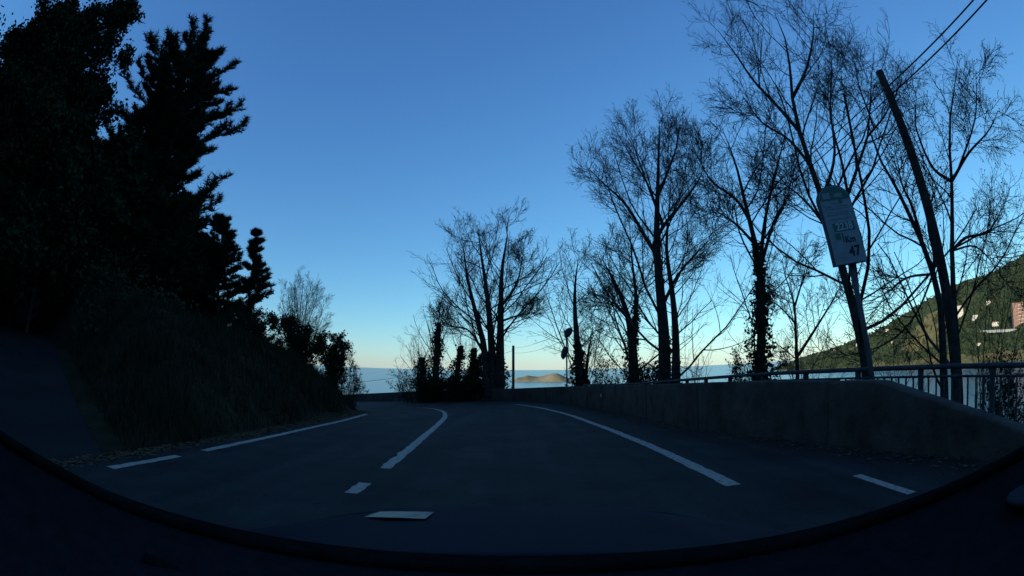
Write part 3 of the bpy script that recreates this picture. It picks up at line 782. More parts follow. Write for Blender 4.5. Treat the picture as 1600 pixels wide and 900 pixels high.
# shrubs and brambles
def shrub(name, label, base_px, D, fan, r=.03, density=1.0, up=.12, ivyn=0, group=None, kids=(9, 6, 4), leaf=None, rmin=.004, ratio=.42):
    b = at(*base_px, D); g = tz(b.x, b.y) - .1
    SP = []
    for (px, py) in fan:
        e = at(px, py, D + random.uniform(-1, 1) * .06 * D)
        s = Vector((b.x + random.uniform(-.3, .3), b.y + random.uniform(-.3, .3), g))
        mid = s.lerp(e, .45) + Vector((random.uniform(-.2, .2), random.uniform(-.2, .2), .15 * (e - s).length))
        SP.append(resample(smooth_poly([s, mid, e], 20), 10))
    P0 = np.stack(SP); R0 = np.repeat(np.linspace(r, r * .3, 10)[None], len(P0), 0)
    root = empty(name, (b.x, b.y, g), label, 'shrub', group)
    P1, R1 = spawn(P0, R0, kids[0], 6, 36, ratio, .5, t0=.15, up=up, wig=.16, rmin=rmin * 1.5)
    P2, R2 = spawn(P1, R1, kids[1], 4, 38, .5, .55, up=up * .5, wig=.2, rmin=rmin * 1.2)
    P3, R3 = spawn(P2, R2, kids[2], 3, 38, .5, .6, up=.03, rmin=rmin)
    link_mesh('stems', raw_mesh('stems', *tubes([(P0, R0, 6)]), True), M['bark'], root)
    link_mesh('twigs', raw_mesh('twigs', *tubes([(P1, R1, 4), (P2, R2, 3), (P3, R3, 3)])), M['twig'], root)['kind'] = 'stuff'
    if leaf:
        e = np.concatenate([P2.reshape(-1, 3), P3.reshape(-1, 3)]); e = e[rng.uniform(0, 1, len(e)) < leaf[0]]
        e = np.repeat(e, leaf[2], 0) + rng.normal(0, leaf[1] * 1.5, (len(e) * leaf[2], 3))
        o = link_mesh('foliage', raw_mesh('foliage', *leaf_quads(e, leaf[1], .4)), M['leaf'], root); o['kind'] = 'stuff'
    return root
SG = 'shrubs along the wall'
shrub('twiggy_shrub', 'low twiggy shrub behind the wall at the left end of the ivy trunks', (640, 612), 34, [(612, 603), (622, 590), (635, 583), (648, 580), (655, 590), (628, 600)], .03, group=SG, leaf=(.12, .05, 1))
shrub('twiggy_shrub', 'fine fan of long bare shoots left of the leftmost ivy trunk', (656, 605), 34, [(618, 572), (625, 555), (634, 538), (645, 522), (655, 508), (615, 585)], .03, kids=(7, 4, 3), group=SG)
shrub('twiggy_shrub', 'dark leafy undergrowth at the foot of the many-stemmed tree', (752, 608), 31, [(742, 585), (750, 578), (758, 585), (765, 590), (735, 592), (795, 592)], .03, group=SG, leaf=(.3, .06, 2))
shrub('ivy_bush', 'low dark ivy bush at the foot of the two leftmost ivy trunks', (670, 612), 32, [(652, 603), (662, 600), (674, 599), (686, 600), (694, 604)], .03, group=SG, leaf=(.6, .06, 2))
shrub('ivy_bush', 'low dark ivy bush at the foot of the two rightmost ivy trunks', (722, 612), 31.5, [(700, 603), (712, 598), (724, 597), (736, 597), (746, 600)], .03, group=SG, leaf=(.6, .06, 2))
shrub('twiggy_shrub', 'tangled shrub between the slim tree and the leaning ivy trunk', (950, 604), 26, [(930, 585), (940, 572), (952, 568), (965, 575), (975, 585), (925, 595)], .03, group=SG, leaf=(.3, .05, 1))
shrub('twiggy_shrub', 'thin shrub right of the twin-stemmed tree behind the railing end', (1085, 600), 20, [(1075, 570), (1092, 560), (1105, 575), (1112, 540), (1070, 545)], .02, kids=(6, 4, 3), group=SG)
shrub('twiggy_shrub', 'bramble thicket around the foot of the ivy-sleeved tree', (1170, 596), 15, [(1150, 575), (1162, 560), (1175, 555), (1200, 560), (1212, 570), (1225, 555), (1160, 585)], .02, group=SG, leaf=(.35, .035, 1))
shrub('twiggy_shrub', 'bare twiggy bush between the low forked tree and the sign pole', (1265, 592), 15, [(1230, 540), (1250, 530), (1272, 545), (1290, 540), (1215, 530), (1300, 560)], .018, kids=(7, 5, 3), group=SG)
shrub('twiggy_shrub', 'leafy low bush between the leaning ivy trunk and the twin-stemmed tree', (1012, 602), 23, [(1002, 588), (1010, 580), (1020, 584), (1026, 592)], .025, group=SG, leaf=(.4, .05, 2))
shrub('bramble', 'dark arching brambles beyond the railing right of the utility pole', (1545, 625), 12, [(1520, 470), (1545, 420), (1570, 455), (1590, 400), (1600, 470), (1565, 520), (1530, 540)], .025, kids=(7, 5, 3), up=-.02, group=SG)
shrub('bramble', 'bare brambles behind the railing bars left of the crooked tree', (1420, 625), 11, [(1395, 560), (1415, 545), (1435, 560), (1380, 580), (1450, 555), (1340, 575)], .016, kids=(6, 4, 3), up=-.02, group=SG)
shrub('bramble', 'dark bushy bramble low behind the far right railing', (1590, 640), 10, [(1550, 590), (1570, 575), (1590, 580), (1600, 600), (1560, 610)], .02, group=SG, leaf=(.4, .03, 2))

# ------------------------------------------------------------------ left hillside trees
def pine(name, label, base, top, radius, whorls=34, per=6, group=None, fstart=.12, seed=0, dens=1.0, shape=.75, low=1.0, sec=8, sratio=.34, m=10, jag=.4):
    base = Vector(base); top = Vector(top); H = (top - base).length
    root = empty(name, tuple(base), label, 'tree', group)
    ax = resample(np.array([tuple(base), tuple(base.lerp(top, .5) + Vector((random.uniform(-.3, .3), random.uniform(-.3, .3), 0))), tuple(top)]), 14)
    tr = np.linspace(.018 * H, .02, 14)
    link_mesh('trunk', raw_mesh('trunk', *tubes([(ax[None], tr[None], 9)]), True), M['bark'], root)
    n = whorls * per; f = fstart + (1 - fstart) * (np.repeat(np.arange(whorls), per) + rng.uniform(-.25, .25, n)) / whorls
    f = np.clip(f, fstart, .995)
    q = f * 13; i = np.minimum(q.astype(int), 12); fr = (q - i)[:, None]; p = ax[i] * (1 - fr) + ax[i + 1] * fr
    a = rng.uniform(0, 2 * np.pi, n)
    ln = radius * ((1 - f) ** shape + .05) * rng.uniform(.45, 1.15, n)
    ln *= np.clip(low + (1 - low) * f / .6, 0, 1); gap = vnoise(a * 2, f * 14, 1.0, seed + 3); ln *= np.clip(.85 + jag * gap, .3, 1.3)
    k = 7; P = np.zeros((n, k, 3)); P[:, 0] = p
    d = np.stack([np.cos(a), np.sin(a), rng.uniform(-.05, .25, n) + .25 * f], 1)
    for j in range(1, k):
        d = d + rand_unit(n) * .08; d[:, 2] += .06; d /= np.linalg.norm(d, axis=1, keepdims=True); P[:, j] = P[:, j - 1] + d * (ln / (k - 1))[:, None]
    R = np.maximum(.006, (ln * .014)[:, None] * np.linspace(1, .3, k)[None])
    P1, R1 = spawn(P, R, sec, 4, 45, sratio, .5, t0=.22, up=.22, wig=.15, rmin=.005, shrink=.4)
    link_mesh('branches', raw_mesh('branches', *tubes([(P, R, 4), (P1, R1, 3)])), M['bark'], root)
    # needle tufts
    c = np.concatenate([P[:, 2:].reshape(-1, 3), ((P[:, 3:] + P[:, 2:-1]) / 2).reshape(-1, 3), P1[:, 1:].reshape(-1, 3), ((P1[:, 1:] + P1[:, :-1]) / 2).reshape(-1, 3)])
    c = np.repeat(c, m, 0); dn = rand_unit(len(c)); dn[:, 2] = dn[:, 2] * .7 + .35
    s = rng.uniform(.16, .34, (len(c), 1)) * dens
    e = c + dn * s; sd = rand_unit(len(c)) * .028 * dens
    V = np.stack([c - sd, c + sd, e], 1).reshape(-1, 3)
    o = link_mesh('needles', raw_mesh('needles', V, np.arange(len(V)).reshape(-1, 3)), M['pine'], root); o['kind'] = 'stuff'
    return root

def ground_pt(px, D):
    v = pdir(px, 520); v = Vector((v.x, v.y, 0)).normalized() * D
    return Vector((v.x, v.y, tz(v.x, v.y) - .3))
def pine_at(label, top_px, base_x, D, radius, **kw):
    t = at(*top_px, D); b = ground_pt(base_x, D)
    b = Vector((t.x + (b.x - t.x) * .9, t.y + (b.y - t.y) * .9, 0)); b.z = tz(b.x, b.y) - .3
    return pine('pine_tree', label, b, t, radius, group='pines on the left hillside', **kw)
pine_at('small lone pine standing rightmost of the pines above the left bank', (403, 356), 392, 30, 2.9, whorls=17, per=6, seed=1, fstart=.05, sec=14, sratio=.24, m=8, jag=.6, shape=.85)
pine_at('rounded pine just left of the small lone pine', (350, 336), 345, 32, 3.0, whorls=20, per=6, seed=2, shape=.5, sec=12, sratio=.26, m=8, jag=.6)
pine_at('low dark pine filling the gap beneath the big leaning pine', (305, 345), 300, 35, 2.8, whorls=22, per=6, seed=5, shape=.5, sec=12, sratio=.26, m=8, jag=.6)
pine_at('big dark pine with jagged outstretched limbs in front of the blue sky', (318, 72), 215, 27, 6.4, whorls=26, per=8, seed=3, dens=1.3, low=.5, sec=20, sratio=.19, m=9, jag=.7, shape=.5)
pine_at('tall dark pine behind the big jagged pine on the left', (188, 215), 150, 34, 5.0, whorls=26, per=7, seed=4, dens=1.3, shape=.55, low=.6, sec=14, sratio=.22, m=8, jag=.6)
pine_at('pine with a blunt top leaning against the left side of the big jagged pine', (256, 108), 190, 29, 5.6, whorls=26, per=7, seed=6, dens=1.3, low=.6, sec=16, sratio=.2, m=8, jag=.6, shape=.55)

def evergreen(label, base, H, W, seed=0, nleaf=26, bare=0):
    """broad dark evergreen tree: limbs with leaf clumps"""
    base = Vector(base); root = empty('evergreen_tree', tuple(base), label, 'tree', 'dark trees at the far left')
    tr = resample(np.array([tuple(base), tuple(base + Vector((.3, .2, H * .5))), tuple(base + Vector((0, .4, H * .95)))]), 14)
    R = np.linspace(.02 * H, .03, 14)
    P1, R1 = spawn(tr[None], R[None], 34, 8, 58, W / H * .8, .45, t0=.15, up=.1, wig=.15, shrink=.35)
    P2, R2 = spawn(P1, R1, 7, 5, 45, .45, .5, t0=.25, up=.08, wig=.2); P3, R3 = spawn(P2, R2, 4, 4, 42, .5, .5, up=.05, wig=.2)
    link_mesh('trunk', raw_mesh('trunk', *tubes([(tr[None], R[None], 9)]), True), M['bark'], root)
    link_mesh('branches', raw_mesh('branches', *tubes([(P1, R1, 5), (P2, R2, 4), (P3, R3, 3)])), M['twig'], root)
    c = P3[:, 1:].reshape(-1, 3)
    keep = vnoise(c[:, 0] * 1.0 + c[:, 2], c[:, 1] + c[:, 2] * .7, 1.1, seed) > -.75
    c = c[keep]; c = np.repeat(c, nleaf, 0) + rng.normal(0, .22, (len(c) * nleaf, 3))
    o = link_mesh('foliage', raw_mesh('foliage', *leaf_quads(c, .12, .4)), M['leaf'], root); o['kind'] = 'stuff'
    return root
def copy_tree(r, loc, rz, sc, label):
    c = r.copy(); COL.objects.link(c); c.location = loc; c.rotation_euler.z = rz; c.scale = (sc, sc, sc); c['label'] = label
    for ch in r.children:
        d = ch.copy(); COL.objects.link(d); d.parent = c
    return c
EV = []
def ev_height(px, D, py): return at(px, py, D).z - ground_pt(px, D).z
for lab, px, D, py, W in (('towering evergreen tree with fine twiggy edge cut by the top of the picture', 14, 27, -60, 6.0),
                          ('evergreen tree at the extreme left edge above the side road', -30, 25, 0, 5.5),
                          ('dense evergreen between the towering tree and the big pine', 115, 36, 290, 6)):
    h = ev_height(px, D, py); EV.append((evergreen(lab, ground_pt(px, D), h, W if h > 12 else W * .8, seed=int(abs(px)), nleaf=15), h))
for k, (px, D, py, q) in enumerate(((-25, 31, -40, 0), (165, 33, 330, 2), (205, 37, 360, 2), (0, 33, 40, 0), (40, 40, 130, 0), (235, 33, 400, 2), (262, 36, 425, 2), (290, 36, 440, 2), (-50, 27, 0, 1),
                                   (115, 26, 350, 2), (40, 24, 330, 2), (-60, 22, 250, 1), (150, 30, 370, 2), (200, 30, 410, 2), (80, 27, 290, 2), (130, 29, 350, 2), (50, 30, 200, 1), (85, 34, 260, 1))):
    t, h = EV[q]
    copy_tree(t, ground_pt(px, D), k * 1.3 + .5, ev_height(px, D, py) / h, 'dark evergreen in the dense mass of trees on the left slope')

# tree of fine shoots, overhanging bush and twiggy scrub at the right end of the bank
shrub('round_bare_tree', 'rounded bare grey tree of fine upright shoots right of the lone pine', (472, 520), 30, [(440, 470), (450, 456), (462, 447), (474, 442), (486, 448), (497, 458), (506, 475), (446, 490), (505, 495), (480, 460), (460, 465)], .045, kids=(16, 9, 6), ratio=.36, group=None, rmin=.0042)
shrub('ivy_bush', 'dark bush with overhanging top at the right end of the left bank', (522, 600), 21.5, [(508, 530), (520, 527), (532, 530), (540, 542), (515, 550), (500, 545)], .05, group=None, leaf=(.6, .045, 3), ratio=.3)
shrub('twiggy_shrub', 'thin twiggy scrub at the roadside where the left bank ends', (545, 605), 22, [(535, 570), (545, 555), (552, 560), (558, 580), (563, 600), (550, 590)], .02, group=None, leaf=(.1, .04, 1), ratio=.35)
shrub('ivy_bush', 'low dark bushes along the crest of the left bank', (470, 545), 23, [(440, 505), (455, 508), (470, 515), (485, 520), (500, 535), (430, 498)], .04, group=None, leaf=(.6, .05, 3), ratio=.35)
shrub('ivy_bush', 'grey-green bush on the bank crest under the pines', (390, 520), 25, [(360, 495), (380, 490), (400, 494), (415, 498), (430, 505)], .04, group=None, leaf=(.5, .05, 3), ratio=.35)

# undergrowth and grass on the bank and the hillside
def grass():
    n = 60000
    x = rng.uniform(-16, -4.6, n); y = rng.uniform(5, 22, n)
    dl, _ = nearest(np.stack([x, y], 1), Lc[::3]); ds, _ = nearest(np.stack([x, y], 1), SIDE_S[:, :2])
    k = (-dl > .6) & (np.abs(ds) > 2.8); x, y = x[k], y[k]
    z = terrain(x, y) - .02; n = len(x)
    hgt = rng.uniform(.06, .28, n) * (1 + .4 * vnoise(x, y, 1.1, 3)) * (1 + 1.6 * np.clip(vnoise(x, y, 2.6, 14), 0, 1)); a = rng.uniform(0, 6.28, n); lean = rng.uniform(.1, .7, n) * hgt
    b = np.stack([x, y, z], 1); sd = np.stack([np.cos(a), np.sin(a), 0 * a], 1) * .012
    tip = b + np.stack([-np.sin(a) * lean, np.cos(a) * lean, hgt], 1)
    V = np.stack([b - sd, b + sd, tip], 1).reshape(-1, 3)
    o = link_mesh('grass', raw_mesh('grass', V, np.arange(len(V)).reshape(-1, 3)), M['grass']); tag(o, 'rough dark grass on the bank between the two roads', 'grass', kind='stuff')
grass()
def undergrowth():
    n = 1700
    x = rng.uniform(-48, -6, n); y = rng.uniform(2, 40, n)
    dl, _ = nearest(np.stack([x, y], 1), Lc[::3]); ds, _ = nearest(np.stack([x, y], 1), SIDE_S[:, :2])
    k = (-dl > 7) & (np.abs(ds) > 3.6); x, y = x[k], y[k]; z = terrain(x, y)
    c = np.repeat(np.stack([x, y, z + .3], 1), 60, 0); s = np.repeat(rng.uniform(.25, .8, len(x)), 60)[:, None]
    c = c + rng.normal(0, 1, c.shape) * s * np.array([1, 1, .7]); c[:, 2] = np.maximum(c[:, 2], terrain(c[:, 0], c[:, 1]))
    o = link_mesh('undergrowth', raw_mesh('undergrowth', *leaf_quads(c, .11, .4)), M['leaf']); tag(o, 'dark leafy undergrowth covering the slope behind the side road', 'undergrowth', kind='stuff')
undergrowth()

def litter():
    C, L = [], []
    for k in range(0, len(WP), 1):
        x, y, z = WP[k]
        if y > 22 or y < 2.4: continue
        for _ in range(9):
            t = abs(random.gauss(0, .35)) + .03
            j = max(1, min(k, len(WP) - 2)); tg = WP[j + 1][:2] - WP[j - 1][:2]; tg = tg / np.linalg.norm(tg)
            C.append((x - tg[1] * t + random.uniform(-.1, .1), y + tg[0] * t + random.uniform(-.1, .1), z + .012 + random.uniform(0, .015)))
    idx = [k for k in range(NS) if 3 < Lc[k, 1] < 20]
    for k in idx:
        for _ in range(60):
            t = abs(random.gauss(0, .25)); C.append((Lc[k, 0] - .55 + t * .6 + random.uniform(-.1, .1), Lc[k, 1] + random.uniform(-.3, .3), Zc[k] + .012 + random.uniform(0, .015)))
    C = np.array(C); V, Fq = leaf_quads(C, .035, .5); V[:, 2] = np.repeat(C[:, 2], 4) + (V[:, 2] - np.repeat(C[:, 2], 4)) * .25
    o = link_mesh('leaf_litter', raw_mesh('leaf_litter', V, Fq), M['litter']); tag(o, 'dead leaves lying along the road edges', 'leaves', kind='stuff')
litter()

# ------------------------------------------------------------------ poles, cables, mirrors
def utility_pole(b, t, r, label):
    b = Vector(b); t = Vector(t); g = tz(b.x, b.y) - .5
    d = (b - t).normalized(); b2 = b + d * ((b.z - g) / -d.z) if b.z > g else b
    root = empty('utility_pole', tuple(b2), label, 'pole', 'utility poles')
    link_mesh('shaft', tube_mesh('shaft', resample(np.array([tuple(b2), tuple(t)]), 12), list(np.linspace(r, r * .72, 12)), 14), M['wood_pole'], root)
    ax = (t - b2).normalized(); p = t - ax * .45
    for k in (0, 1):
        q = p - ax * (.14 * k)
        link_mesh('cable_clamp', tube_mesh('cable_clamp', [q - Vector((.18, 0, 0)), q + Vector((.0, -.02, 0)), q + Vector((.18, 0, 0))], .018, 6), M['steel'], root)
    return t, ax
pt, pax = utility_pole(at(1496, 620, 10.2), at(1374, 112, 10.2), .135, 'tall dark wooden utility pole leaning behind the railing on the right')
ft, fax = utility_pole(at(802, 606, 62), at(802, 540, 62), .22, 'short thin distant pole between the many-stemmed tree and the mirror post')
def cable(a, b, sag, label, r=.014, n=40):
    a, b = Vector(a), Vector(b)
    P = [a.lerp(b, s) + Vector((0, 0, -4 * sag * s * (1 - s))) for s in np.linspace(0, 1, n)]
    o = link_mesh('overhead_cable', tube_mesh('overhead_cable', P, r, 6), M['cable']); tag(o, label, 'cable', 'overhead cables')
cA = pt - pax * .42; cB = pt - pax * .62
eA = at(1530, -60, 9.5) ; eB = at(1552, -55, 9.0)
cable(cA, cA + (at(1508, 0, 8.5) - cA) * 3.0, .15, 'upper of the two cables running from the tall pole to the top right', .016)
cable(cB, cB + (at(1528, 0, 8.3) - cB) * 3.0, .15, 'lower of the two cables running from the tall pole to the top right', .016)
cable(cA, ft - fax * .3, 1.2, 'upper cable running left from the tall pole through the tree crowns', .012)
cable(cB, ft - fax * .9, 1.4, 'lower cable running left from the tall pole through the tree crowns', .012)
cable(ft - fax * .6, at(520, 600, 55), .6, 'thin cable sagging from the distant pole to behind the left bank', .02)

def mirror_post():
    b = at(886, 603, 26); g = tz(b.x, b.y) - .2; t = at(885, 521, 26)
    root = empty('traffic_mirror', (b.x, b.y, g), 'thin post with two dark round traffic mirrors left of the slim ivy tree', 'traffic mirror')
    link_mesh('post', tube_mesh('post', [(b.x, b.y, g), tuple(t)], .042, 10), M['steel'], root)
    def disc(c, tilt, yaw, r):
        bm = bmesh.new()
        bmesh.ops.create_cone(bm, cap_ends=True, segments=24, radius1=r, radius2=r * .8, depth=.09)
        Mx = Matrix.Translation(c) @ Matrix.Rotation(yaw, 4, 'Z') @ Matrix.Rotation(math.pi / 2 + tilt, 4, 'X')
        for v in bm.verts: v.co = Mx @ v.co
        h = link_mesh('mirror_housing', bm_mesh('mirror_housing', bm), M['black_plastic'], root)
        bm = bmesh.new(); bmesh.ops.create_uvsphere(bm, u_segments=20, v_segments=10, radius=r * .92)
        for v in bm.verts: v.co.z *= .18; v.co = Mx @ (v.co + Vector((0, 0, -.045)))
        q = link_mesh('mirror_face', bm_mesh('mirror_face', bm, True), M['chrome'], h, loc=(0, 0, 0))
        bm = bmesh.new(); bmesh.ops.create_cone(bm, cap_ends=True, segments=8, radius1=.02, radius2=.02, depth=.3)
        bm.free()
    disc(at(887, 521, 26) + Vector((0, -.1, .05)), -.45, math.radians(-55), .30)
    disc(at(881, 551, 26) + Vector((0, -.05, 0)), -.25, math.radians(-74), .36)
    a = at(885, 551, 26)
    link_mesh('bracket', tube_mesh('bracket', [a, at(881.5, 551, 26)], .02, 6), M['steel'], root)
mirror_post()

# orange reflector on the wall
def reflector():
    k = np.argmin([abs(proj((p[0], p[1], p[2] + .6))[0] - 941) for p in WP[:]])
    x, y, z = WP[k]; zz = height_on(x, y, [(800, 618), (1100, 618)])
    tg = WP[k + 1][:2] - WP[k - 1][:2]; a = math.atan2(tg[1], tg[0])
    root = empty('reflector', (x, y, zz), 'small orange reflector fixed to the concrete wall', 'reflector')
    b1 = link_mesh('back_plate', box_mesh('back_plate', (.26, .03, .16), .005), M['sign_edge'], root, loc=(0, 0, 0))
    b2 = link_mesh('lens', box_mesh('lens', (.22, .014, .12), .004, c=(0, .02, 0)), M['orange'], root, loc=(0, 0, 0))
    root.rotation_euler.z = a
    root.location += Vector((-math.sin(a), math.cos(a), 0)) * .02
reflector()
# ------------------------------------------------------------------ kilometre sign
def text_mesh(body, size):
    cu = bpy.data.curves.new('lettering', 'FONT'); cu.body = body; cu.size = size; cu.align_x = 'CENTER'; cu.extrude = .001; cu.offset = size * .022; cu.resolution_u = 3
    ob = bpy.data.objects.new('lettering_tmp', cu); COL.objects.link(ob)
    dg = bpy.context.evaluated_depsgraph_get(); me = bpy.data.meshes.new_from_object(ob.evaluated_get(dg))
    bpy.data.objects.remove(ob); bpy.data.curves.remove(cu)
    return me

def km_sign():
    D = 7.9
    base = at(1369, 604, D); top = at(1301, 288, D)
    ax = (top - base).normalized()
    g = tz(base.x, base.y) if False else base.z - 1.2
    root = empty('kilometre_sign', tuple(base), 'leaning round-topped white and green kilometre sign on a grey pole', 'sign')
    bot = at(1331, 411, D)
    H = (top - bot).length; W = .62; T = .11
    # frame of the panel: up = ax, front faces back along the road and a little to the camera
    front = Vector((-.25, -1, 0)); front = (front - ax * front.dot(ax)).normalized(); right = front.cross(ax) * -1
    right = ax.cross(front).normalized() * -1
    right = (-front).cross(ax).normalized()
    Mx = Matrix(((right.x, -front.x, ax.x, bot.x), (right.y, -front.y, ax.y, bot.y), (right.z, -front.z, ax.z, bot.z), (0, 0, 0, 1)))
    loc = Matrix.Translation(-base) @ Mx     # panel coordinates: x right, y away from the viewer, z up
    def place(name, me, m, parent=root, dy=0.0):
        o = link_mesh(name, me, m, parent, loc=(0, 0, 0)); 
        if parent is root: o.matrix_local = loc
        return o
    def outline(w, h, shoulder, n=16):
        pts = [(-w / 2, 0), (w / 2, 0), (w / 2, shoulder)]
        for k in range(1, n): a = math.pi * k / n; pts.append((w / 2 * math.cos(a), shoulder + (h - shoulder) * math.sin(a)))
        pts.append((-w / 2, shoulder)); return pts
    def slab(pts, y0, y1, bevel=0):
        bm = bmesh.new(); f = bm.faces.new([bm.verts.new((x, y0, z)) for x, z in pts]); r = bmesh.ops.extrude_face_region(bm, geom=[f])
        for v in r['geom']:
            if isinstance(v, bmesh.types.BMVert): v.co.y = y1
        bmesh.ops.recalc_face_normals(bm, faces=bm.faces); return bm
    sh = H - .24
    box = place('panel_case', bm_mesh('panel_case', slab(outline(W, H, sh), 0, T)), M['sign_edge'])
    place('panel_face', bm_mesh('panel_face', slab(outline(W - .03, H - .02, sh), -.006, -.001)), M['sign_white'])
    def rect(name, x0, x1, z0, z1, m, y=-.008): 
        bm = slab([(x0, z0), (x1, z0), (x1, z1), (x0, z1)], y - .002, y); return place(name, bm_mesh(name, bm), m)
    # green head following the arch
    gp = [(x, z) for x, z in outline(W - .05, H - .03, sh)]; zc = H * .80
    gp = [(-(W - .05) / 2, zc), ((W - .05) / 2, zc)] + [p for p in gp if p[1] >= zc]
    place('green_head', bm_mesh('green_head', slab(gp, -.0095, -.0075)), M['sign_green'])
    rect('pictogram', -.22, -.08, H * .82, H * .90, M['sign_grey'], -.011)
    rect('pictogram', .0, .16, H * .83, H * .88, M['sign_grey'], -.011)
    rect('pictogram', -.10, .02, H * .755, H * .80, M['sign_grey'], -.009)
    rect('pictogram', .06, .13, H * .755, H * .80, M['sign_green'], -.009)
    for z in (.715, .685, .635, .61, .555): rect('text_line', -.22, .22 - .05 * (z == .61), H * z, H * z + .013, M['sign_grey'])
    rect('road_number_plate', -.18, .23, H * .40, H * .505, M['sign_green'])
    def txt(body, size, x, z, m, y=-.0115):
        me = text_mesh(body, size); o = link_mesh('lettering', me, m, root, loc=(0, 0, 0))
        o.matrix_local = loc @ Matrix.Translation((x, y, z)) @ Matrix.Rotation(math.pi / 2, 4, 'X')
    txt('2238', .16, .03, H * .415, M['sign_letter'])
    rect('pictogram', -.18, -.09, H * .30, H * .38, M['sign_green'])
    rect('pictogram', -.06, -.03, H * .27, H * .38, M['sign_green'])
    txt('Km', .14, .08, H * .255, M['sign_ink'])
    txt('47', .22, .11, H * .085, M['sign_ink'])
    rect('pictogram', -.15, -.03, H * .075, H * .15, M['sign_grey'])
    # pole behind the panel
    p0 = base - ax * 1.3; p1 = bot + ax * (H * .8)
    back = -front * (T + .05) + right * .04
    link_mesh('pole', tube_mesh('pole', [p0 + back, p1 + back], .048, 12), M['grey_pole'], root)
    for h in (.15, .6): 
        c = bot + ax * (H * h) + back
        link_mesh('bracket', tube_mesh('bracket', [c - right * .2, c + right * .2], .022, 6), M['steel'], root)
km_sign()

# ------------------------------------------------------------------ village on the far hill
def far_pt(px, py, D=None):
    """the point of the far hill seen at a pixel"""
    v = pdir(px, py); h = math.hypot(v.x, v.y); a = math.atan2(v.x, v.y)
    s0 = np.interp(a, az, S_); prev = None
    for d in np.arange(s0 + 5, s0 + 900, 4):
        x, y = v.x / h * d, v.y / h * d
        if CZ + v.z / h * d < far_z(x, y): return Vector((x, y, far_z(x, y)))
    d = s0 + 300; return Vector((v.x / h * d, v.y / h * d, far_z(v.x / h * d, v.y / h * d)))

win_mesh = box_mesh('window', (1.3, .25, 1.6)); win_mesh.materials.append(M['window'])
def building(name, label, px, py, wpx, hpx, depth, wall, roof, storeys, bays, yaw, bands=None, flat=False):
    p = far_pt(px, py); D = math.hypot(p.x, p.y); s = D / F_PX
    W, H = wpx * s * 1.05, hpx * s
    root = empty(name, (p.x, p.y, p.z), label, 'building', 'houses on the far hill'); root.rotation_euler.z = math.atan2(p.x, p.y) * -1 + yaw
    link_mesh('wall', box_mesh('wall', (W, depth, H + 4), c=(0, depth / 2, H / 2 - 2)), M[wall], root, loc=(0, 0, 0))
    bm = bmesh.new()
    if flat: box_bm(bm, 0, depth / 2, H + .35, W + .8, depth + .8, .7)
    else:
        h = min(3.5, depth * .22); e = .7
        vs = [bm.verts.new(v) for v in ((-W / 2 - e, -e, H), (W / 2 + e, -e, H), (W / 2 + e, depth + e, H), (-W / 2 - e, depth + e, H), (-W / 2 * .6, depth / 2, H + h), (W / 2 * .6, depth / 2, H + h))]
        for f in ((0, 1, 5, 4), (2, 3, 4, 5), (0, 4, 3), (1, 2, 5), (3, 2, 1, 0)): bm.faces.new([vs[i] for i in f])
    link_mesh('roof', bm_mesh('roof', bm), M[roof], root, loc=(0, 0, 0))
    for fl in range(storeys):
        for b in range(bays):
            o = link_mesh('window', win_mesh, None, root, loc=(-W / 2 + W * (b + .5) / bays, -.06, H * (fl + .55) / storeys))
        if bands: link_mesh('balcony', box_mesh('balcony', (W * .5, 1.4, .9), c=(W * .2, -.7, H * (fl + .25) / storeys)), M[bands], root, loc=(0, 0, 0))
    # side windows
    for fl in range(storeys):
        o = link_mesh('window', win_mesh, None, root, loc=(-W / 2 - .06, depth * .5, H * (fl + .55) / storeys)); o.rotation_euler.z = math.pi / 2
building('apartment_block', 'white apartment block right beside the utility pole on the far hill', 1500, 497, 13, 17, 14, 'render_white', 'roof_tile', 5, 4, .35, flat=True)
building('apartment_block', 'red and white apartment block at the right edge of the far hill', 1593, 512, 19, 34, 16, 'render_pink', 'roof_tile', 7, 5, .25, bands='render_white', flat=True)
building('house', 'pale house above the roadside wall on the far hill', 1556, 513, 11, 8, 10, 'render_white', 'roof_tile', 2, 3, .3)
building('house', 'long low white house between apartment block and pale house', 1525, 498, 10, 5, 8, 'render_white', 'roof_tile', 1, 3, .5)
building('house', 'small white house high in the wood on the far hill', 1545, 476, 8, 4.5, 9, 'render_white', 'roof_tile', 2, 2, .2)
building('house', 'tiny white house low on the nose of the far hill', 1387, 518, 5, 4, 9, 'render_white', 'roof_tile', 2, 2, .3)
building('house', 'tiny pale house on the ridge slope left of the crooked tree', 1393, 501, 3.5, 4, 9, 'render_white', 'roof_tile', 2, 2, .3)
building('house', 'tiny pale house at the seaward tip of the far hill', 1305, 549, 5, 3, 9, 'render_white', 'roof_tile', 1, 2, .3)
building('house', 'tiny pale house on the open hillside left of the kilometre sign pole', 1340, 540, 4, 3, 9, 'render_white', 'roof_tile', 2, 2, .2)
building('house', 'tiny white house just left of the crooked tree halfway up the hill', 1430, 497, 3.5, 3, 9, 'render_white', 'roof_tile', 2, 2, .4)
building('house', 'low pale shed near the shore right of the utility pole', 1530, 540, 6, 3, 8, 'render_white', 'roof_tile', 1, 2, .3)
a = far_pt(1532, 520); b = far_pt(1588, 517)
d = b - a; Lw = d.length
o = link_mesh('retaining_wall', box_mesh('retaining_wall', (Lw, 2.0, 5), .1), M['render_white']); o.location = (a + b) / 2 + Vector((0, 0, .8)); o.rotation_euler = (0, -math.asin(d.z / Lw), math.atan2(d.y, d.x))
tag(o, 'long pale retaining wall below the houses on the far hill', 'wall')

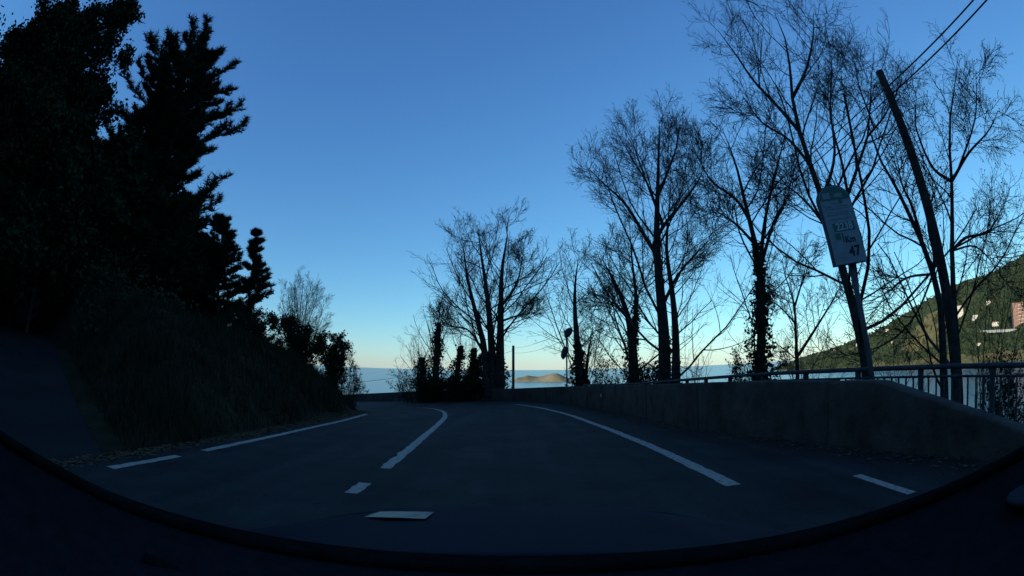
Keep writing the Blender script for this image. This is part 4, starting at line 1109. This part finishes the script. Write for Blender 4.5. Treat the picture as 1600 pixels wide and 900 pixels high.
# ------------------------------------------------------------------ the car the camera rides in
CAR = Vector((0.0, 0.0, 0.0))
car = empty('car', (0, 0.2, 0), 'dark car seen from inside over its dashboard and bonnet', 'car')
def grid_mesh(name, rows, smooth=True, thick=0.0):
    rows = np.array(rows, float); n, m, _ = rows.shape
    i = (np.arange(n - 1)[:, None] * m + np.arange(m - 1)[None, :]).ravel()
    me = raw_mesh(name, rows.reshape(-1, 3), np.stack([i, i + 1, i + m + 1, i + m], 1), smooth)
    if thick:
        bm = bmesh.new(); bm.from_mesh(me); bmesh.ops.recalc_face_normals(bm, faces=bm.faces)
        bmesh.ops.solidify(bm, geom=bm.faces[:], thickness=thick); bm.to_mesh(me); bm.free()
    return me
# lower edge of the windscreen, from left pillar foot to right pillar foot
EDGE_PX = [(-60, 640), (0, 682), (100, 742), (200, 791), (350, 838), (500, 868), (650, 884), (800, 889), (950, 886), (1100, 873), (1250, 846), (1400, 800), (1500, 758), (1600, 706), (1660, 668)]
def edge_pt(px, py, out=0.0):
    a, e = az_of(px, py)
    x = 0.74 * math.sin(a) / math.sin(math.radians(64)) if True else 0
    # the glass foot runs in a shallow arc across the car
    y = 0.70 - 0.62 * (abs(x) / 0.8) ** 2.2
    D = y / math.cos(a) if abs(a) < math.radians(40) else None
    # intersection of the azimuth ray with the arc y(x)
    lo, hi = 0.2, 1.2
    for _ in range(40):
        m = (lo + hi) / 2; xx, yy = m * math.sin(a), m * math.cos(a)
        if yy < 0.70 - 0.42 * (abs(xx) / 0.8) ** 2.4: lo = m
        else: hi = m
    D = lo
    return Vector((D * math.sin(a), D * math.cos(a), CZ + D * math.tan(e)))
EDGE = resample(smooth_poly([edge_pt(*p) for p in EDGE_PX], 80), 61)
link_mesh('windscreen_seal', tube_mesh('windscreen_seal', EDGE, .0095, 8), M['rubber'], car)
# glass rising back to the roof edge
HEAD = [Vector((p[0] * .80, p[1] * .35 - .22, 1.58 - .10 * (abs(p[0]) / .8) ** 2)) for p in EDGE]
rows = [[tuple(Vector(e).lerp(h, s) + Vector((0, .05 * math.sin(math.pi * s), .03 * math.sin(math.pi * s)))) for e, h in zip(EDGE, HEAD)] for s in np.linspace(0, 1, 9)]
link_mesh('windscreen', grid_mesh('windscreen', rows), M['glass'], car)
# dashboard: from the seal back towards the seats, then down
rows = []
for s, dz in ((0, -.004), (.12, -.03), (.4, -.035), (.7, -.03), (.9, -.045), (1.0, -.10), (1.02, -.35)):
    rows.append([(p[0] * (1 - .04 * s), p[1] * (1 - s) + s * (-.05 - .1 * (1 - abs(p[0]))), p[2] * (1 - .75 * s) + .75 * s * 1.02 + dz) for p in EDGE])
link_mesh('dashboard', grid_mesh('dashboard', rows), M['dash'], car)
for pxs in (((1195, 893), (1290, 884), (1375, 876)), ((215, 822), (300, 858), (400, 893))):
    pts = [edge_pt(*p) for p in pxs]
    pts = [Vector((p.x * .9, p.y * .9, p.z * .95 + .05 * 1.02 - .022)) for p in pts]
    link_mesh('demister_slot', tube_mesh('demister_slot', resample(smooth_poly(pts, 20), 12), .012, 6), M['rubber'], car)
# cowl just outside the glass, and wiper
rows = []
for off, dz in ((.010, -.002), (.06, -.010), (.12, -.026), (.17, -.045), (.20, -.10)):
    row = []
    for p in EDGE:
        r = math.hypot(p[0], p[1]); k = 1 + off * (1 - .45 * abs(p[0]) / .8) / r
        row.append((p[0] * k, p[1] * k, p[2] + dz * (1 - .75 * min(1, abs(p[0]) / .75))))
    rows.append(row)
link_mesh('cowl', grid_mesh('cowl', rows), M['matt_black'], car)
# bonnet
rows = []
for s in np.linspace(0, 1, 22):
    row = []
    y = .86 + s * 1.02
    for u in np.linspace(-1, 1, 41):
        hw = .76 - .10 * s ** 3
        x = u * hw
        yy = y - .16 * abs(u) ** 2.2 * (.4 + .6 * s) - .12 * (1 - s) * abs(u) ** 2
        z = .955 - .15 * s - .037 * s ** 4 - .05 * abs(u) ** 3 - .015 * u * u
        z += .016 * math.exp(-((abs(u) - .55) / .05) ** 2) * (1 - s * .3)          # pressed ridges
        row.append((x, yy, z))
    rows.append(row)
link_mesh('bonnet', grid_mesh('bonnet', rows, thick=.012), M['car_paint'], car)
# wings and front: closed shell below the bonnet
rows = []
top = [(u * (.80), ) for u in (0,)]
prof = []
for t in np.linspace(0, 1, 31):
    a = math.pi * (t - .5)                      # -90..90 deg round the nose
    prof.append((.80 * math.copysign(min(1, abs(math.sin(a)) ** .55), math.sin(a)), .30 + 1.60 * max(0, math.cos(a)) ** .45))
for z, k in ((.80, .97), (.74, 1.0), (.62, 1.03), (.45, 1.04), (.25, 1.0)):
    rows.append([(x * k, .25 + (y - .25) * (1 - (.0 if z < .8 else .03)), z - .07 * max(0, y - .6) * (z > .75)) for x, y in prof])
link_mesh('front_wing', grid_mesh('front_wing', rows), M['car_paint'], car)
for sx in (-1, 1):
    # door side, pillar, mirror
    link_mesh('door', box_mesh('door', (.06, 1.15, .75), .03, c=(sx * .83, -.28, .62)), M['car_paint'], car)
    A = Vector(EDGE[0 if sx < 0 else -1]); B = HEAD[0 if sx < 0 else -1]
    link_mesh('pillar', tube_mesh('pillar', [A + Vector((sx * .03, -.02, -.25)), A + Vector((sx * .02, -.02, 0)), A.lerp(B, .5) + Vector((sx * .02, 0, .02)), B + Vector((0, -.05, 0))], .035, 8), M['black_plastic'], car)
    for wy in (1.25, -1.45):
        rim = None
        bm = bmesh.new(); bmesh.ops.create_cone(bm, cap_ends=True, segments=28, radius1=.31, radius2=.31, depth=.2)
        Mx = Matrix.Translation((sx * .74, wy, .31)) @ Matrix.Rotation(math.pi / 2, 4, 'Y')
        for v in bm.verts: v.co = Mx @ v.co
        wh = link_mesh('wheel', bm_mesh('wheel', bm), M['rubber'], car)
        bm = bmesh.new(); bmesh.ops.create_cone(bm, cap_ends=True, segments=24, radius1=.19, radius2=.21, depth=.03)
        Mx = Matrix.Translation((sx * .848, wy, .31)) @ Matrix.Rotation(math.pi / 2 * sx, 4, 'Y')
        for v in bm.verts: v.co = Mx @ v.co
        link_mesh('rim', bm_mesh('rim', bm), M['steel'], wh, loc=(0, 0, 0))
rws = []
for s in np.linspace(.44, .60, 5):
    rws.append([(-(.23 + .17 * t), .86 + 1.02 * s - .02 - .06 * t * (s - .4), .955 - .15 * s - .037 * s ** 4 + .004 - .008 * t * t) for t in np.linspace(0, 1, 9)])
link_mesh('bonnet_badge', grid_mesh('bonnet_badge', rws), M['bright_trim'], car)  # added pale patch imitating sky reflected in the left of the bonnet
# roof, rear body
rows = [[(x, y, 1.60 - .06 * (x / .66) ** 2 - .05 * max(0, (-y - 1.2)) ** 2) for x in np.linspace(-.66, .66, 13)] for y in np.linspace(-.27, -2.0, 10)]
link_mesh('roof', grid_mesh('roof', rows, thick=.02), M['car_paint'], car)
link_mesh('rear_body', box_mesh('rear_body', (1.68, 1.3, .7), .08, c=(0, -1.55, .62)), M['car_paint'], car)
# added grey pad imitating a sky-lit patch at the right end of the dashboard
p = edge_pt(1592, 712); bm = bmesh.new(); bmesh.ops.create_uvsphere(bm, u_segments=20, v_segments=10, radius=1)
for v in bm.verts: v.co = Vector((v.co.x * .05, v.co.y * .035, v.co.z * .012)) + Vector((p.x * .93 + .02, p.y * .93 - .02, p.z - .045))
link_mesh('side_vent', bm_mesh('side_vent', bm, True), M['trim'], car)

# ------------------------------------------------------------------ the air
hz = bpy.data.materials.new('haze_air'); hz.use_nodes = True
N = hz.node_tree; N.nodes.remove(N.nodes['Principled BSDF'])
pv = N.nodes.new('ShaderNodeVolumePrincipled'); pv.inputs['Color'].default_value = (0.80, 0.97, 0.93, 1); pv.inputs['Density'].default_value = 0.00001; pv.inputs['Anisotropy'].default_value = 0.0
N.links.new(pv.outputs[0], N.nodes['Material Output'].inputs['Volume'])
o = link_mesh('haze', box_mesh('haze', (44600, 44600, 400), c=(0, 0, 148)), hz); tag(o, kind='stuff')
